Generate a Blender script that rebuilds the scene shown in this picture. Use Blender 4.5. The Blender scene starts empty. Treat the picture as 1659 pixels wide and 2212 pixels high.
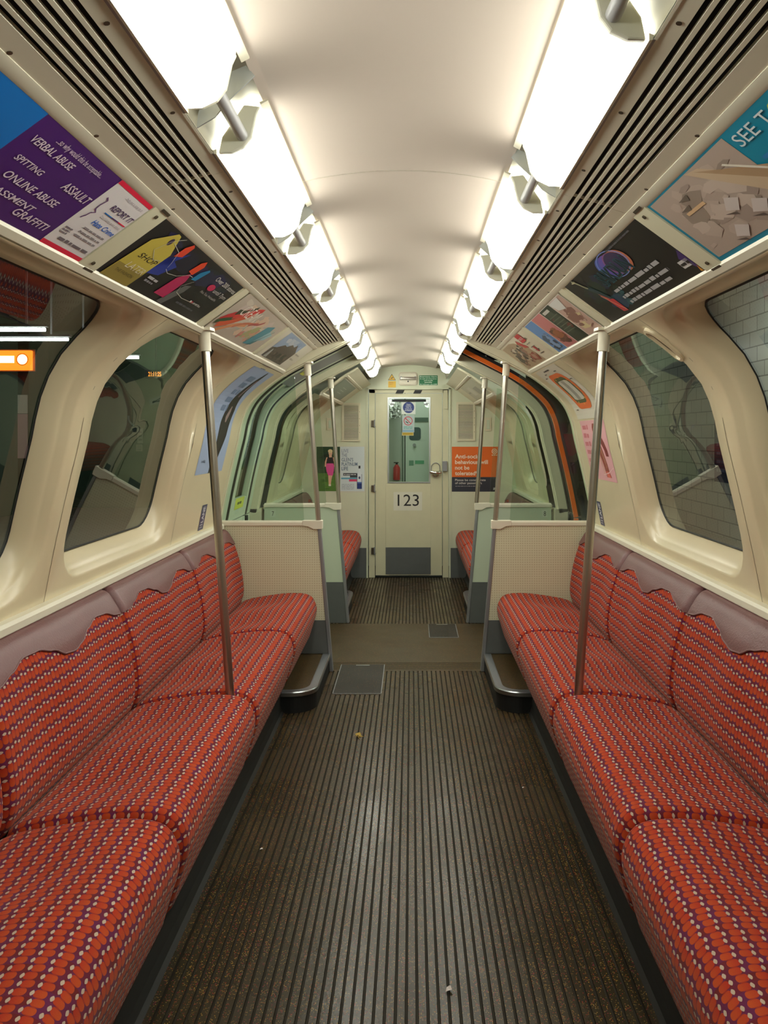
import bpy, bmesh, math, random
from mathutils import Vector
random.seed(7)
C = bpy.context.scene.collection
sc = bpy.context.scene

# ------------------------------------------------------------------ camera
H = 1.35
cam_d = bpy.data.cameras.new('camera'); cam = bpy.data.objects.new('camera', cam_d); C.objects.link(cam)
cam.location = (0.024, 0, H); cam.rotation_euler = (math.radians(90), 0, 0)
cam_d.sensor_fit = 'VERTICAL'; cam_d.sensor_height = 36.0; cam_d.sensor_width = 27.0
cam_d.lens = 1725 / 2212 * 36.0
cam_d.shift_x = -58.5 / 2212; cam_d.shift_y = -163 / 2212
cam_d.clip_start = 0.02; cam_d.clip_end = 200
sc.camera = cam
# ------------------------------------------------------------------ world, exposure, lamp strengths
w = bpy.data.worlds.new('world'); sc.world = w; w.use_nodes = True
w.node_tree.nodes['Background'].inputs[0].default_value = (0.6, 0.75, 0.7, 1)
w.node_tree.nodes['Background'].inputs[1].default_value = 0.004
sc.view_settings.view_transform = 'Standard'; sc.view_settings.look = 'None'
sc.view_settings.exposure = 0.0; sc.view_settings.gamma = 1.0
LAMP = 17.0          # carriage lamps
TUBE = 30.0          # station tubes and the added platform ones
sc.cycles.use_denoising = True
sc.cycles.max_bounces = 10; sc.cycles.transparent_max_bounces = 24
sc.cycles.sample_clamp_indirect = 6.0

# ------------------------------------------------------------------ materials
def srgb(r, g, b):
    f = lambda c: (c / 255 / 12.92) if c / 255 <= 0.04045 else ((c / 255 + 0.055) / 1.055) ** 2.4
    return (f(r), f(g), f(b), 1)
MATS = {}
def mat(name, col, rough=0.5, metal=0.0, spec=0.5, emit=0, noise=0.0, nscale=30, bump=0.0, bscale=200):
    if name in MATS: return MATS[name]
    m = bpy.data.materials.new(name); m.use_nodes = True; nt = m.node_tree
    p = nt.nodes['Principled BSDF']
    p.inputs['Base Color'].default_value = col; p.inputs['Roughness'].default_value = rough
    p.inputs['Metallic'].default_value = metal; p.inputs['Specular IOR Level'].default_value = spec
    if emit:
        p.inputs['Emission Color'].default_value = col; p.inputs['Emission Strength'].default_value = emit
    if noise or bump:
        tc = nt.nodes.new('ShaderNodeTexCoord')
    if noise:
        n = nt.nodes.new('ShaderNodeTexNoise'); n.inputs['Scale'].default_value = nscale; n.inputs['Detail'].default_value = 5
        nt.links.new(tc.outputs['Object'], n.inputs['Vector'])
        mx = nt.nodes.new('ShaderNodeMix'); mx.data_type = 'RGBA'
        mx.inputs[6].default_value = tuple(c * (1 - noise) for c in col[:3]) + (1,)
        mx.inputs[7].default_value = tuple(min(1, c * (1 + noise)) for c in col[:3]) + (1,)
        nt.links.new(n.outputs['Fac'], mx.inputs[0]); nt.links.new(mx.outputs[2], p.inputs['Base Color'])
    if bump:
        n2 = nt.nodes.new('ShaderNodeTexNoise'); n2.inputs['Scale'].default_value = bscale; n2.inputs['Detail'].default_value = 3
        nt.links.new(tc.outputs['Object'], n2.inputs['Vector'])
        b = nt.nodes.new('ShaderNodeBump'); b.inputs['Strength'].default_value = bump; b.inputs['Distance'].default_value = 0.004
        nt.links.new(n2.outputs['Fac'], b.inputs['Height']); nt.links.new(b.outputs['Normal'], p.inputs['Normal'])
    MATS[name] = m
    return m
class NB:
    """tiny helper to wire math nodes"""
    def __init__(s, m): s.nt = m.node_tree
    def node(s, t): return s.nt.nodes.new(t)
    def lk(s, a, b): s.nt.links.new(a, b)
    def m(s, op, a, b=None, c=None):
        n = s.nt.nodes.new('ShaderNodeMath'); n.operation = op
        for i, v in enumerate((a, b, c)):
            if v is None: continue
            if isinstance(v, (int, float)): n.inputs[i].default_value = v
            else: s.nt.links.new(v, n.inputs[i])
        return n.outputs[0]
    def mix(s, f, a, b):
        n = s.nt.nodes.new('ShaderNodeMix'); n.data_type = 'RGBA'
        for i, v in ((0, f), (6, a), (7, b)):
            if isinstance(v, (int, float, tuple)): n.inputs[i].default_value = v
            else: s.nt.links.new(v, n.inputs[i])
        return n.outputs[2]

def glass_mat(name, tint, ior=1.5, boost=1.7):
    m = bpy.data.materials.new(name); m.use_nodes = True; nb = NB(m); nt = m.node_tree
    for n in list(nt.nodes):
        if n.type == 'BSDF_PRINCIPLED': nt.nodes.remove(n)
    out = [n for n in nt.nodes if n.type == 'OUTPUT_MATERIAL'][0]
    lw = nb.node('ShaderNodeLayerWeight'); lw.inputs['Blend'].default_value = 0.5
    f0 = ((ior - 1) / (ior + 1)) ** 2          # Schlick, the same from both faces of the pane
    f = nb.m('MINIMUM', nb.m('MULTIPLY', nb.m('ADD', f0, nb.m('MULTIPLY', nb.m('POWER', lw.outputs['Facing'], 5.0), 1 - f0)), boost), 1.0)
    t = nb.node('ShaderNodeBsdfTransparent'); t.inputs[0].default_value = tint
    g = nb.node('ShaderNodeBsdfGlossy'); g.inputs['Roughness'].default_value = 0.01; g.inputs[0].default_value = (0.95, 1, 0.97, 1)
    mx = nb.node('ShaderNodeMixShader')
    nb.lk(f, mx.inputs[0]); nb.lk(t.outputs[0], mx.inputs[1]); nb.lk(g.outputs[0], mx.inputs[2]); nb.lk(mx.outputs[0], out.inputs[0])
    MATS[name] = m
    return m

def fabric_mat():
    m = bpy.data.materials.new('moquette'); m.use_nodes = True; nb = NB(m); nt = m.node_tree
    p = nt.nodes['Principled BSDF']
    uv = nb.node('ShaderNodeUVMap'); sp = nb.node('ShaderNodeSeparateXYZ'); nb.lk(uv.outputs[0], sp.inputs[0])
    U = nb.m('DIVIDE', sp.outputs[0], 0.0188); V0 = nb.m('DIVIDE', sp.outputs[1], 0.0345)
    odd = nb.m('MODULO', nb.m('FLOOR', U), 2.0)
    V = nb.m('ADD', V0, nb.m('MULTIPLY', odd, 0.13)); fv = nb.m('FRACT', V)
    fu = nb.m('SUBTRACT', nb.m('FRACT', U), 0.5); au = nb.m('ABSOLUTE', fu)
    t = nb.m('DIVIDE', nb.m('SUBTRACT', fv, 0.075), 0.64)                 # along the petal
    k = nb.m('ABSOLUTE', nb.m('SUBTRACT', nb.m('MULTIPLY', t, 2.0), 1.0))
    lens = nb.m('MULTIPLY', nb.m('SQRT', nb.m('MAXIMUM', nb.m('SUBTRACT', 1.0, nb.m('POWER', k, 3.0)), 0.0)), 0.50)
    isA = nb.m('LESS_THAN', au, lens)
    cell = nb.node('ShaderNodeCombineXYZ'); nb.lk(nb.m('FLOOR', U), cell.inputs[0]); nb.lk(nb.m('FLOOR', V), cell.inputs[1])
    wn_ = nb.node('ShaderNodeTexWhiteNoise'); wn_.noise_dimensions = '2D'; nb.lk(cell.outputs[0], wn_.inputs['Vector'])
    A = nb.mix(nb.m('MINIMUM', nb.m('MAXIMUM', nb.m('ADD', nb.m('MULTIPLY', t, 0.8), nb.m('MULTIPLY', wn_.outputs['Value'], 0.4)), 0.0), 1.0), (0.39, 0.019, 0.008, 1), (0.49, 0.070, 0.012, 1))
    A = nb.mix(nb.m('MULTIPLY', nb.m('GREATER_THAN', au, 0.40), 0.55), A, (0.25, 0.012, 0.010, 1))
    B = nb.mix(wn_.outputs['Value'], (0.125, 0.010, 0.010, 1), (0.115, 0.014, 0.070, 1))
    base = nb.mix(isA, B, A)
    dv = nb.m('DIVIDE', nb.m('SUBTRACT', 0.5, nb.m('ABSOLUTE', nb.m('SUBTRACT', fv, 0.5))), 0.105); du = nb.m('DIVIDE', fu, 0.34)
    dot = nb.m('LESS_THAN', nb.m('ADD', nb.m('POWER', nb.m('ABSOLUTE', dv), 1.5), nb.m('POWER', nb.m('ABSOLUTE', du), 1.5)), 1.0)
    base = nb.mix(dot, base, (0.52, 0.41, 0.31, 1))
    tc = nb.node('ShaderNodeTexCoord')
    n = nb.node('ShaderNodeTexNoise'); n.inputs['Scale'].default_value = 6; n.inputs['Detail'].default_value = 4
    nb.lk(tc.outputs['Object'], n.inputs['Vector'])
    base = nb.mix(nb.m('MULTIPLY', n.outputs['Fac'], 0.22), base, (0.20, 0.03, 0.02, 1))
    nb.lk(base, p.inputs['Base Color'])
    p.inputs['Roughness'].default_value = 0.9; p.inputs['Specular IOR Level'].default_value = 0.2
    p.inputs['Sheen Weight'].default_value = 0.12; p.inputs['Sheen Roughness'].default_value = 0.4
    p.inputs['Sheen Tint'].default_value = (1, 0.75, 0.6, 1)
    f = nb.node('ShaderNodeTexNoise'); f.inputs['Scale'].default_value = 900; nb.lk(tc.outputs['Object'], f.inputs['Vector'])
    b = nb.node('ShaderNodeBump'); b.inputs['Strength'].default_value = 0.35; b.inputs['Distance'].default_value = 0.002
    nb.lk(f.outputs['Fac'], b.inputs['Height']); nb.lk(b.outputs['Normal'], p.inputs['Normal'])
    MATS['moquette'] = m
    return m

def floor_mat(name, base, fleck=0.22, rough=0.36):
    m = bpy.data.materials.new(name); m.use_nodes = True; nb = NB(m); nt = m.node_tree
    p = nt.nodes['Principled BSDF']
    tc = nb.node('ShaderNodeTexCoord')
    v = nb.node('ShaderNodeTexVoronoi'); v.inputs['Scale'].default_value = 330; nb.lk(tc.outputs['Object'], v.inputs['Vector'])
    s = nb.node('ShaderNodeSeparateColor'); nb.lk(v.outputs['Color'], s.inputs[0])
    near = nb.m('LESS_THAN', v.outputs['Distance'], 0.45)
    n = nb.node('ShaderNodeTexNoise'); n.inputs['Scale'].default_value = 9; n.inputs['Detail'].default_value = 3
    nb.lk(tc.outputs['Object'], n.inputs['Vector'])
    thr = nb.m('SUBTRACT', 1.0, nb.m('MULTIPLY', n.outputs['Fac'], fleck * 1.6))
    isf = nb.m('MULTIPLY', nb.m('GREATER_THAN', s.outputs[0], thr), near)
    cr = nb.node('ShaderNodeValToRGB'); cr.color_ramp.interpolation = 'CONSTANT'
    els = cr.color_ramp.elements
    els[0].position = 0; els[0].color = (0.30, 0.17, 0.03, 1)
    els[1].position = 0.33; els[1].color = (0.30, 0.045, 0.02, 1)
    for pos, c in ((0.55, (0.33, 0.20, 0.05, 1)), (0.75, (0.16, 0.12, 0.07, 1)), (0.88, (0.25, 0.03, 0.06, 1))):
        e = els.new(pos); e.color = c
    nb.lk(s.outputs[1], cr.inputs[0])
    n2 = nb.node('ShaderNodeTexNoise'); n2.inputs['Scale'].default_value = 3; n2.inputs['Detail'].default_value = 6
    nb.lk(tc.outputs['Object'], n2.inputs['Vector'])
    bc = nb.mix(n2.outputs['Fac'], tuple(c * 0.75 for c in base[:3]) + (1,), tuple(c * 1.3 for c in base[:3]) + (1,))
    nb.lk(nb.mix(isf, bc, cr.outputs[0]), p.inputs['Base Color']); p.inputs['Specular IOR Level'].default_value = 0.30
    r = nb.m('ADD', rough - 0.12, nb.m('MULTIPLY', n2.outputs['Fac'], 0.30)); nb.lk(r, p.inputs['Roughness'])
    n3 = nb.node('ShaderNodeTexNoise'); n3.inputs['Scale'].default_value = 120; n3.inputs['Detail'].default_value = 4
    nb.lk(tc.outputs['Object'], n3.inputs['Vector'])
    b = nb.node('ShaderNodeBump'); b.inputs['Strength'].default_value = 0.12; b.inputs['Distance'].default_value = 0.003
    nb.lk(n3.outputs['Fac'], b.inputs['Height']); nb.lk(b.outputs['Normal'], p.inputs['Normal'])
    MATS[name] = m
    return m

def dotted_mat():
    """partition laminate: cream with a fine grid of dots"""
    m = bpy.data.materials.new('laminate'); m.use_nodes = True; nb = NB(m); p = m.node_tree.nodes['Principled BSDF']
    tc = nb.node('ShaderNodeTexCoord'); sp = nb.node('ShaderNodeSeparateXYZ'); nb.lk(tc.outputs['Object'], sp.inputs[0])
    d = []
    for o in (0, 2):
        f = nb.m('SUBTRACT', nb.m('FRACT', nb.m('DIVIDE', sp.outputs[o], 0.0135)), 0.5); d.append(nb.m('MULTIPLY', f, f))
    dot = nb.m('LESS_THAN', nb.m('ADD', d[0], d[1]), 0.05)
    nb.lk(nb.mix(dot, srgb(216, 214, 184), srgb(188, 180, 146)), p.inputs['Base Color'])
    p.inputs['Roughness'].default_value = 0.45
    MATS['laminate'] = m
    return m

def tile_mat():
    m = bpy.data.materials.new('station_tiles'); m.use_nodes = True; nb = NB(m); p = m.node_tree.nodes['Principled BSDF']
    tc = nb.node('ShaderNodeTexCoord'); sp = nb.node('ShaderNodeSeparateXYZ'); nb.lk(tc.outputs['Object'], sp.inputs[0])
    cb = nb.node('ShaderNodeCombineXYZ'); nb.lk(sp.outputs[1], cb.inputs[0]); nb.lk(sp.outputs[2], cb.inputs[1])
    br = nb.node('ShaderNodeTexBrick'); nb.lk(cb.outputs[0], br.inputs['Vector'])
    br.inputs['Color1'].default_value = srgb(206, 208, 196); br.inputs['Color2'].default_value = srgb(192, 196, 184)
    br.inputs['Mortar'].default_value = srgb(110, 112, 104); br.inputs['Scale'].default_value = 1.0
    br.inputs['Mortar Size'].default_value = 0.008; br.inputs['Brick Width'].default_value = 0.42; br.inputs['Row Height'].default_value = 0.19
    nb.lk(br.outputs['Color'], p.inputs['Base Color']); p.inputs['Roughness'].default_value = 0.3
    MATS['station_tiles'] = m
    return m

cream = mat('cream_moulding', srgb(213, 199, 166), 0.28, noise=0.05, nscale=4)
cream2 = mat('cream_panel', srgb(214, 209, 182), 0.4, noise=0.04, nscale=6)
trough = mat('lamp_trough', srgb(150, 144, 124), 0.5)
silver = mat('silver_paint', srgb(172, 172, 174), 0.4)
grillem = mat('grille_enamel', srgb(232, 226, 206), 0.4)
diff_end = mat('lamp_end', srgb(226, 224, 208), 0.4)
ceilm = mat('ceiling_white', srgb(192, 179, 168), 0.30, noise=0.03, nscale=3)
white = mat('white_enamel', srgb(226, 220, 200), 0.35)
greenish = mat('pale_green_paint', srgb(196, 208, 184), 0.4)
doorm = mat('end_door_paint', srgb(206, 204, 172), 0.42, noise=0.05, nscale=10)
greyk = mat('grey_kick', srgb(92, 96, 94), 0.5, noise=0.1, nscale=20)
steel = mat('brushed_steel', srgb(186, 180, 168), 0.33, 1.0, bump=0.05, bscale=400)
chrome = mat('chrome', srgb(220, 220, 215), 0.14, 1.0)
alu = mat('aluminium', srgb(190, 195, 198), 0.32, 1.0)
greym = mat('grey_metal', srgb(150, 152, 154), 0.45, 0.6)
black = mat('black_rubber', (0.008, 0.009, 0.009, 1), 0.55)
dark = mat('dark_plinth', (0.012, 0.013, 0.011, 1), 0.6)
darkgap = mat('dark_gap', (0.004, 0.004, 0.005, 1), 0.9)
leather = mat('maroon_leather', srgb(112, 72, 72), 0.42, noise=0.12, nscale=9, bump=0.25, bscale=160)
diff = mat('lamp_diffuser', (0.98, 1.0, 0.89, 1), 0.4, emit=LAMP)
orange = mat('orange_paint', srgb(228, 104, 30), 0.3)
dirt = mat('screw_dark', srgb(100, 90, 76), 0.4, 0.8)
glass = glass_mat('window_glass', (0.84, 0.88, 0.84, 1), 1.5, 1.5)
gscreen = glass_mat('screen_glass', (0.86, 0.93, 0.88, 1), 1.45, 1.0)
darkglass = glass_mat('dark_glass', (0.30, 0.36, 0.36, 1), 1.5, 1.6)
fabric = fabric_mat()
rib = floor_mat('ribbed_rubber', (0.036, 0.027, 0.0135, 1), 0.32, 0.24)
groove = mat('groove_rubber', (0.018, 0.0135, 0.0065, 1), 0.7, spec=0.2)
plainfl = floor_mat('plain_rubber', (0.046, 0.032, 0.0125, 1), 0.16, 0.36)
lam = dotted_mat()
tiles = tile_mat()
INK = {}
def ink(r, g, b):
    k = (r, g, b)
    if k not in INK: INK[k] = mat('ink_%d_%d_%d' % k, srgb(r, g, b), 0.4)
    return INK[k]

# ------------------------------------------------------------------ mesh builder
class MB:
    def __init__(s): s.v = []; s.f = []; s.mi = []; s.mats = []; s.uv = {}
    def mid(s, m):
        if m not in s.mats: s.mats.append(m)
        return s.mats.index(m)
    def face(s, pts, m, uvs=None):
        b = len(s.v); s.v += [tuple(p) for p in pts]; s.f.append(tuple(range(b, b + len(pts)))); s.mi.append(s.mid(m))
        if uvs: s.uv[len(s.f) - 1] = uvs
    def mesh(s, verts, faces, m, uvs=None):
        b = len(s.v); s.v += [tuple(p) for p in verts]; k = s.mid(m)
        for i, f in enumerate(faces):
            s.f.append(tuple(b + j for j in f)); s.mi.append(k)
            if uvs: s.uv[len(s.f) - 1] = [uvs[j] for j in f]
    def box(s, x0, x1, y0, y1, z0, z1, m):
        x0, x1 = min(x0, x1), max(x0, x1)
        V = [(x, y, z) for x in (x0, x1) for y in (y0, y1) for z in (z0, z1)]
        s.mesh(V, [(0, 1, 3, 2), (4, 6, 7, 5), (0, 4, 5, 1), (2, 3, 7, 6), (0, 2, 6, 4), (1, 5, 7, 3)], m)
    def prism(s, prof, y0, y1, m, axis='Y'):
        """closed profile extruded along Y (profile in x,z) or X (profile in y,z) or Z (profile in x,y)"""
        n = len(prof)
        def P(a, b, t): return {'Y': (a, t, b), 'X': (t, a, b), 'Z': (a, b, t)}[axis]
        V = [P(a, b, y0) for a, b in prof] + [P(a, b, y1) for a, b in prof]
        F = [(i, (i + 1) % n, n + (i + 1) % n, n + i) for i in range(n)] + [tuple(range(n))[::-1], tuple(range(n, 2 * n))]
        s.mesh(V, F, m)
    def sheet(s, prof, ys, m):
        """open profile (x,z) swept along the list ys"""
        n = len(prof); V = [(x, y, z) for y in ys for x, z in prof]
        F = [(j * n + i, j * n + i + 1, (j + 1) * n + i + 1, (j + 1) * n + i) for j in range(len(ys) - 1) for i in range(n - 1)]
        s.mesh(V, F, m)
    def tube(s, pts, r, m, n=12, caps=True):
        pts = [Vector(p) for p in pts]; rr = r if isinstance(r, (list, tuple)) else [r] * len(pts)
        rings = []
        t0 = (pts[1] - pts[0]).normalized(); up = Vector((0, 0, 1)) if abs(t0.z) < 0.9 else Vector((1, 0, 0))
        a = t0.cross(up).normalized()
        for i, p in enumerate(pts):
            t = (pts[min(i + 1, len(pts) - 1)] - pts[max(i - 1, 0)]).normalized()
            a = (a - t * a.dot(t)).normalized(); b = t.cross(a)
            rings.append([p + (a * math.cos(k * 2 * math.pi / n) + b * math.sin(k * 2 * math.pi / n)) * rr[i] for k in range(n)])
        V = [q for r_ in rings for q in r_]
        F = [(j * n + k, j * n + (k + 1) % n, (j + 1) * n + (k + 1) % n, (j + 1) * n + k) for j in range(len(pts) - 1) for k in range(n)]
        if caps: F += [tuple(range(n))[::-1], tuple(range((len(pts) - 1) * n, len(pts) * n))]
        s.mesh(V, F, m)
    def grid(s, fn, nu, nv, m, uvf=None):
        V = []; UV = []
        for j in range(nv + 1):
            for i in range(nu + 1):
                V.append(fn(i / nu, j / nv)); UV.append(uvf(i / nu, j / nv) if uvf else (0, 0))
        F = [(j * (nu + 1) + i, j * (nu + 1) + i + 1, (j + 1) * (nu + 1) + i + 1, (j + 1) * (nu + 1) + i) for j in range(nv) for i in range(nu)]
        s.mesh(V, F, m, UV if uvf else None)
    def loops(s, rings, m, closed=True, cap=False):
        n = len(rings[0]); V = [p for r in rings for p in r]
        k = n if closed else n - 1
        F = [(j * n + i, j * n + (i + 1) % n, (j + 1) * n + (i + 1) % n, (j + 1) * n + i) for j in range(len(rings) - 1) for i in range(k)]
        if cap: F.append(tuple(range((len(rings) - 1) * n, len(rings) * n)))
        s.mesh(V, F, m)
    def build(s, name, parent=None, smooth=False, bevel=0, weld=True, origin=None, angle=40, recalc=True):
        o3 = Vector(origin) if origin is not None else (parent_origin(parent) if parent else Vector((0, 0, 0)))
        me = bpy.data.meshes.new(name)
        me.from_pydata([tuple(Vector(v) - o3) for v in s.v], [], s.f)
        for m in s.mats: me.materials.append(m)
        me.polygons.foreach_set('material_index', s.mi)
        if s.uv:
            L = me.uv_layers.new(name='UVMap')
            for p in me.polygons:
                if p.index in s.uv:
                    for li, q in zip(p.loop_indices, s.uv[p.index]): L.data[li].uv = q
        if weld or recalc:
            bm = bmesh.new(); bm.from_mesh(me)
            if weld: bmesh.ops.remove_doubles(bm, verts=bm.verts, dist=1e-5)
            if recalc: bmesh.ops.recalc_face_normals(bm, faces=bm.faces)
            bm.to_mesh(me); bm.free()
        if smooth:
            me.polygons.foreach_set('use_smooth', [True] * len(me.polygons))
            try: me.set_sharp_from_angle(angle=math.radians(angle))
            except Exception: pass
        me.update()
        o = bpy.data.objects.new(name, me); C.objects.link(o)
        if parent: o.parent = parent
        elif origin is not None: o.location = o3
        if bevel:
            b = o.modifiers.new('bevel', 'BEVEL'); b.width = bevel; b.segments = 2; b.limit_method = 'ANGLE'; b.angle_limit = math.radians(40)
        return o
def parent_origin(p):
    v = Vector(p.get('_o', (0, 0, 0))) if p.get('_o') is not None else Vector((0, 0, 0))
    return v
def tag(o, label=None, cat=None, group=None, kind=None):
    if label: o['label'] = label
    if cat: o['category'] = cat
    if group: o['group'] = group
    if kind: o['kind'] = kind
    return o
def thing(name, loc, label, cat, group=None):
    o = bpy.data.objects.new(name, None); C.objects.link(o); o.location = loc; o['_o'] = tuple(loc)
    o.empty_display_size = 0.05
    return tag(o, label, cat, group)
def sub(o, loc):            # remember the origin for meshes parented below a part
    o['_o'] = tuple(loc); return o
def structure(o, label=None, cat=None): return tag(o, label, cat, kind='structure')
def dup(root, dloc, label, group=None):
    r = root.copy(); C.objects.link(r); r.location = Vector(root.location) + Vector(dloc)
    r['label'] = label
    if group: r['group'] = group
    for ch in list(root.children):
        c = ch.copy(); C.objects.link(c); c.parent = r
        for g in list(ch.children):
            d = g.copy(); C.objects.link(d); d.parent = c
    return r

def text_mesh(txt, size=1.0, shear=0.0, bold=0.0, spacing=1.0):
    cu = bpy.data.curves.new('t', 'FONT'); cu.body = txt; cu.size = size; cu.shear = shear; cu.offset = bold
    cu.space_character = spacing; cu.resolution_u = 3; cu.fill_mode = 'FRONT'
    ob = bpy.data.objects.new('t', cu); C.objects.link(ob)
    bpy.context.view_layer.update()
    me = bpy.data.meshes.new_from_object(ob.evaluated_get(bpy.context.evaluated_depsgraph_get()))
    V = [(v.co.x, v.co.y) for v in me.vertices]; F = [tuple(p.vertices) for p in me.polygons]
    bpy.data.objects.remove(ob); bpy.data.curves.remove(cu); bpy.data.meshes.remove(me)
    return V, F

class Print(MB):
    """printed artwork: shapes in (u right, v up) metres mapped by fn(u,v,d) onto a real surface"""
    def __init__(s, fn): super().__init__(); s.fn = fn
    def D(s, layer): return 0.0012 + 0.0005 * layer
    def rect(s, u0, v0, u1, v1, m, layer=0, nu=1, nv=1):
        s.grid(lambda a, b: s.fn(u0 + (u1 - u0) * a, v0 + (v1 - v0) * b, s.D(layer)), nu, nv, m)
    def poly(s, pts, m, layer=1): s.face([s.fn(u, v, s.D(layer)) for u, v in pts], m)
    def ell(s, cx, cy, rx, ry, m, layer=1, n=24, a0=0, a1=2 * math.pi):
        s.poly([(cx + rx * math.cos(a0 + (a1 - a0) * k / n), cy + ry * math.sin(a0 + (a1 - a0) * k / n)) for k in range(n)], m, layer)
    def ring(s, cx, cy, r0, r1, m, layer=1, n=28, k=1.0):
        R = [[s.fn(cx + r * math.cos(2 * math.pi * i / n), cy + r * k * math.sin(2 * math.pi * i / n), s.D(layer)) for i in range(n)] for r in (r0, r1)]
        s.loops(R, m)
    def strip(s, rows, m, layer=1):
        """rows: (v, uL, uR)"""
        V = []; fine = []
        for (va, aa, ba), (vb, ab, bb_) in zip(rows, rows[1:]):
            k_ = max(1, int(abs(vb - va) / .012)); fine += [(va + (vb - va) * i / k_, aa + (ab - aa) * i / k_, ba + (bb_ - ba) * i / k_) for i in range(k_)]
        rows = fine + [rows[-1]]
        for v, a, b in rows: V += [s.fn(a, v, s.D(layer)), s.fn((a + b) / 2, v, s.D(layer)), s.fn(b, v, s.D(layer))]
        F = [(3 * i + k, 3 * i + k + 1, 3 * i + k + 4, 3 * i + k + 3) for i in range(len(rows) - 1) for k in (0, 1)]
        s.mesh(V, F, m)
    def line(s, pts, wd, m, layer=2):
        L = [];R = []
        for i, p in enumerate(pts):
            a = Vector(pts[max(i - 1, 0)]); b = Vector(pts[min(i + 1, len(pts) - 1)]); t = (b - a).normalized(); n = Vector((-t.y, t.x)) * wd / 2
            L.append(s.fn(p[0] + n.x, p[1] + n.y, s.D(layer))); R.append(s.fn(p[0] - n.x, p[1] - n.y, s.D(layer)))
        s.loops([L, R], m, closed=False)
    def text(s, txt, u, v, h, m, layer=2, width=None, shear=0.0, bold=0.0, center=False, spacing=1.0, vertical=False):
        V, F = text_mesh(txt, 1.0, shear, bold, spacing)
        if not V: return
        x0 = min(p[0] for p in V); x1 = max(p[0] for p in V)
        sy = h / 0.70; sx = sy if width is None else width / max(1e-6, x1 - x0)
        if center: u = u - (x1 - x0) * sx / 2
        if vertical:
            s.mesh([s.fn(u - p[1] * sy, v + (p[0] - x0) * sx, s.D(layer)) for p in V], F, m)
        else:
            s.mesh([s.fn(u + (p[0] - x0) * sx, v + p[1] * sy, s.D(layer)) for p in V], F, m)
    def greek(s, u, v, wd, h, m, layer=2, seed=0):
        """a line of print too small to read"""
        rnd = random.Random(seed); x = 0
        while x < wd:
            q = min(rnd.uniform(0.6, 2.6) * h * 2, wd - x); s.rect(u + x, v, u + x + q, v + h * rnd.uniform(0.75, 1), m, layer); x += q + h * 0.6
    def blotch(s, u0, v0, u1, v1, cols, n, layer=2, seed=1, lo=0.04, hi=0.2, ang=0.0, asp=0.5):
        """soft picture content: random overlapping patches of the picture's own colours, kept inside the rectangle"""
        rnd = random.Random(seed); W = u1 - u0; Hh = v1 - v0
        for i in range(n):
            rx = rnd.uniform(lo, hi) * W; ry = rx * rnd.uniform(asp * 0.5, asp * 1.3)
            rx = min(rx, W / 2.02); ry = min(ry, Hh / 2.02)
            cx = rnd.uniform(u0 + rx, u1 - rx); cy = rnd.uniform(v0 + ry, v1 - ry)
            a0 = rnd.uniform(0, 6.3); nn_ = rnd.choice((4, 5, 6, 7))
            s.poly([(cx + rx * rnd.uniform(.55, 1) * math.cos(a0 + 6.283 * k / nn_), cy + ry * rnd.uniform(.55, 1) * math.sin(a0 + 6.283 * k / nn_)) for k in range(nn_)], rnd.choice(cols), layer + 0.02 * i)

# ------------------------------------------------------------------ cross-section of the carriage
RAW = [(1.09, .80), (1.073, .889), (1.050, 1.005), (1.024, 1.124), (1.000, 1.226), (.975, 1.328), (.951, 1.44), (.905, 1.537), (.82, 1.622), (.706, 1.705)]
TOPX = [(.544, 1.792), (.415, 1.857), (.325, 1.905)]
def smooth_profile(raw, k=8):
    out = []
    for i in range(len(raw) - 1):
        p0 = Vector(raw[max(i - 1, 0)]); p1 = Vector(raw[i]); p2 = Vector(raw[i + 1]); p3 = Vector(raw[min(i + 2, len(raw) - 1)])
        for j in range(k):
            t = j / k
            out.append(0.5 * ((2 * p1) + (p2 - p0) * t + (2 * p0 - 5 * p1 + 4 * p2 - p3) * t * t + (3 * p1 - p0 - 3 * p2 + p3) * t ** 3))
    out.append(Vector(raw[-1])); return out
class Prof:
    def __init__(s, raw):
        s.p = smooth_profile(raw); s.a = [0]
        for i in range(1, len(s.p)): s.a.append(s.a[-1] + (s.p[i] - s.p[i - 1]).length)
        s.L = s.a[-1]
    def at(s, q):
        q = min(max(q, 0), s.L); i = 0
        while i < len(s.a) - 2 and s.a[i + 1] < q: i += 1
        t = (q - s.a[i]) / max(1e-9, s.a[i + 1] - s.a[i]); return s.p[i].lerp(s.p[i + 1], t)
    def nrm(s, q):
        e = 0.012; t = (s.at(q + e) - s.at(q - e)).normalized(); return Vector((t.y, -t.x))    # outward
    def s_of_z(s, z):
        for i in range(len(s.p) - 1):
            if s.p[i].y <= z <= s.p[i + 1].y: return s.a[i] + (s.a[i + 1] - s.a[i]) * (z - s.p[i].y) / (s.p[i + 1].y - s.p[i].y)
        return s.L
    def P(s, y, q, d, sd):
        p = s.at(q) + s.nrm(q) * d; return (p.x * sd, y, p.y)
W = Prof(RAW); A = Prof(RAW + TOPX)
Y_BACK, Y_PART, Y_FAR, Y_END = -1.38, 4.60, 5.80, 7.635
SIDE = {-1: 'left', 1: 'right'}

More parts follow.
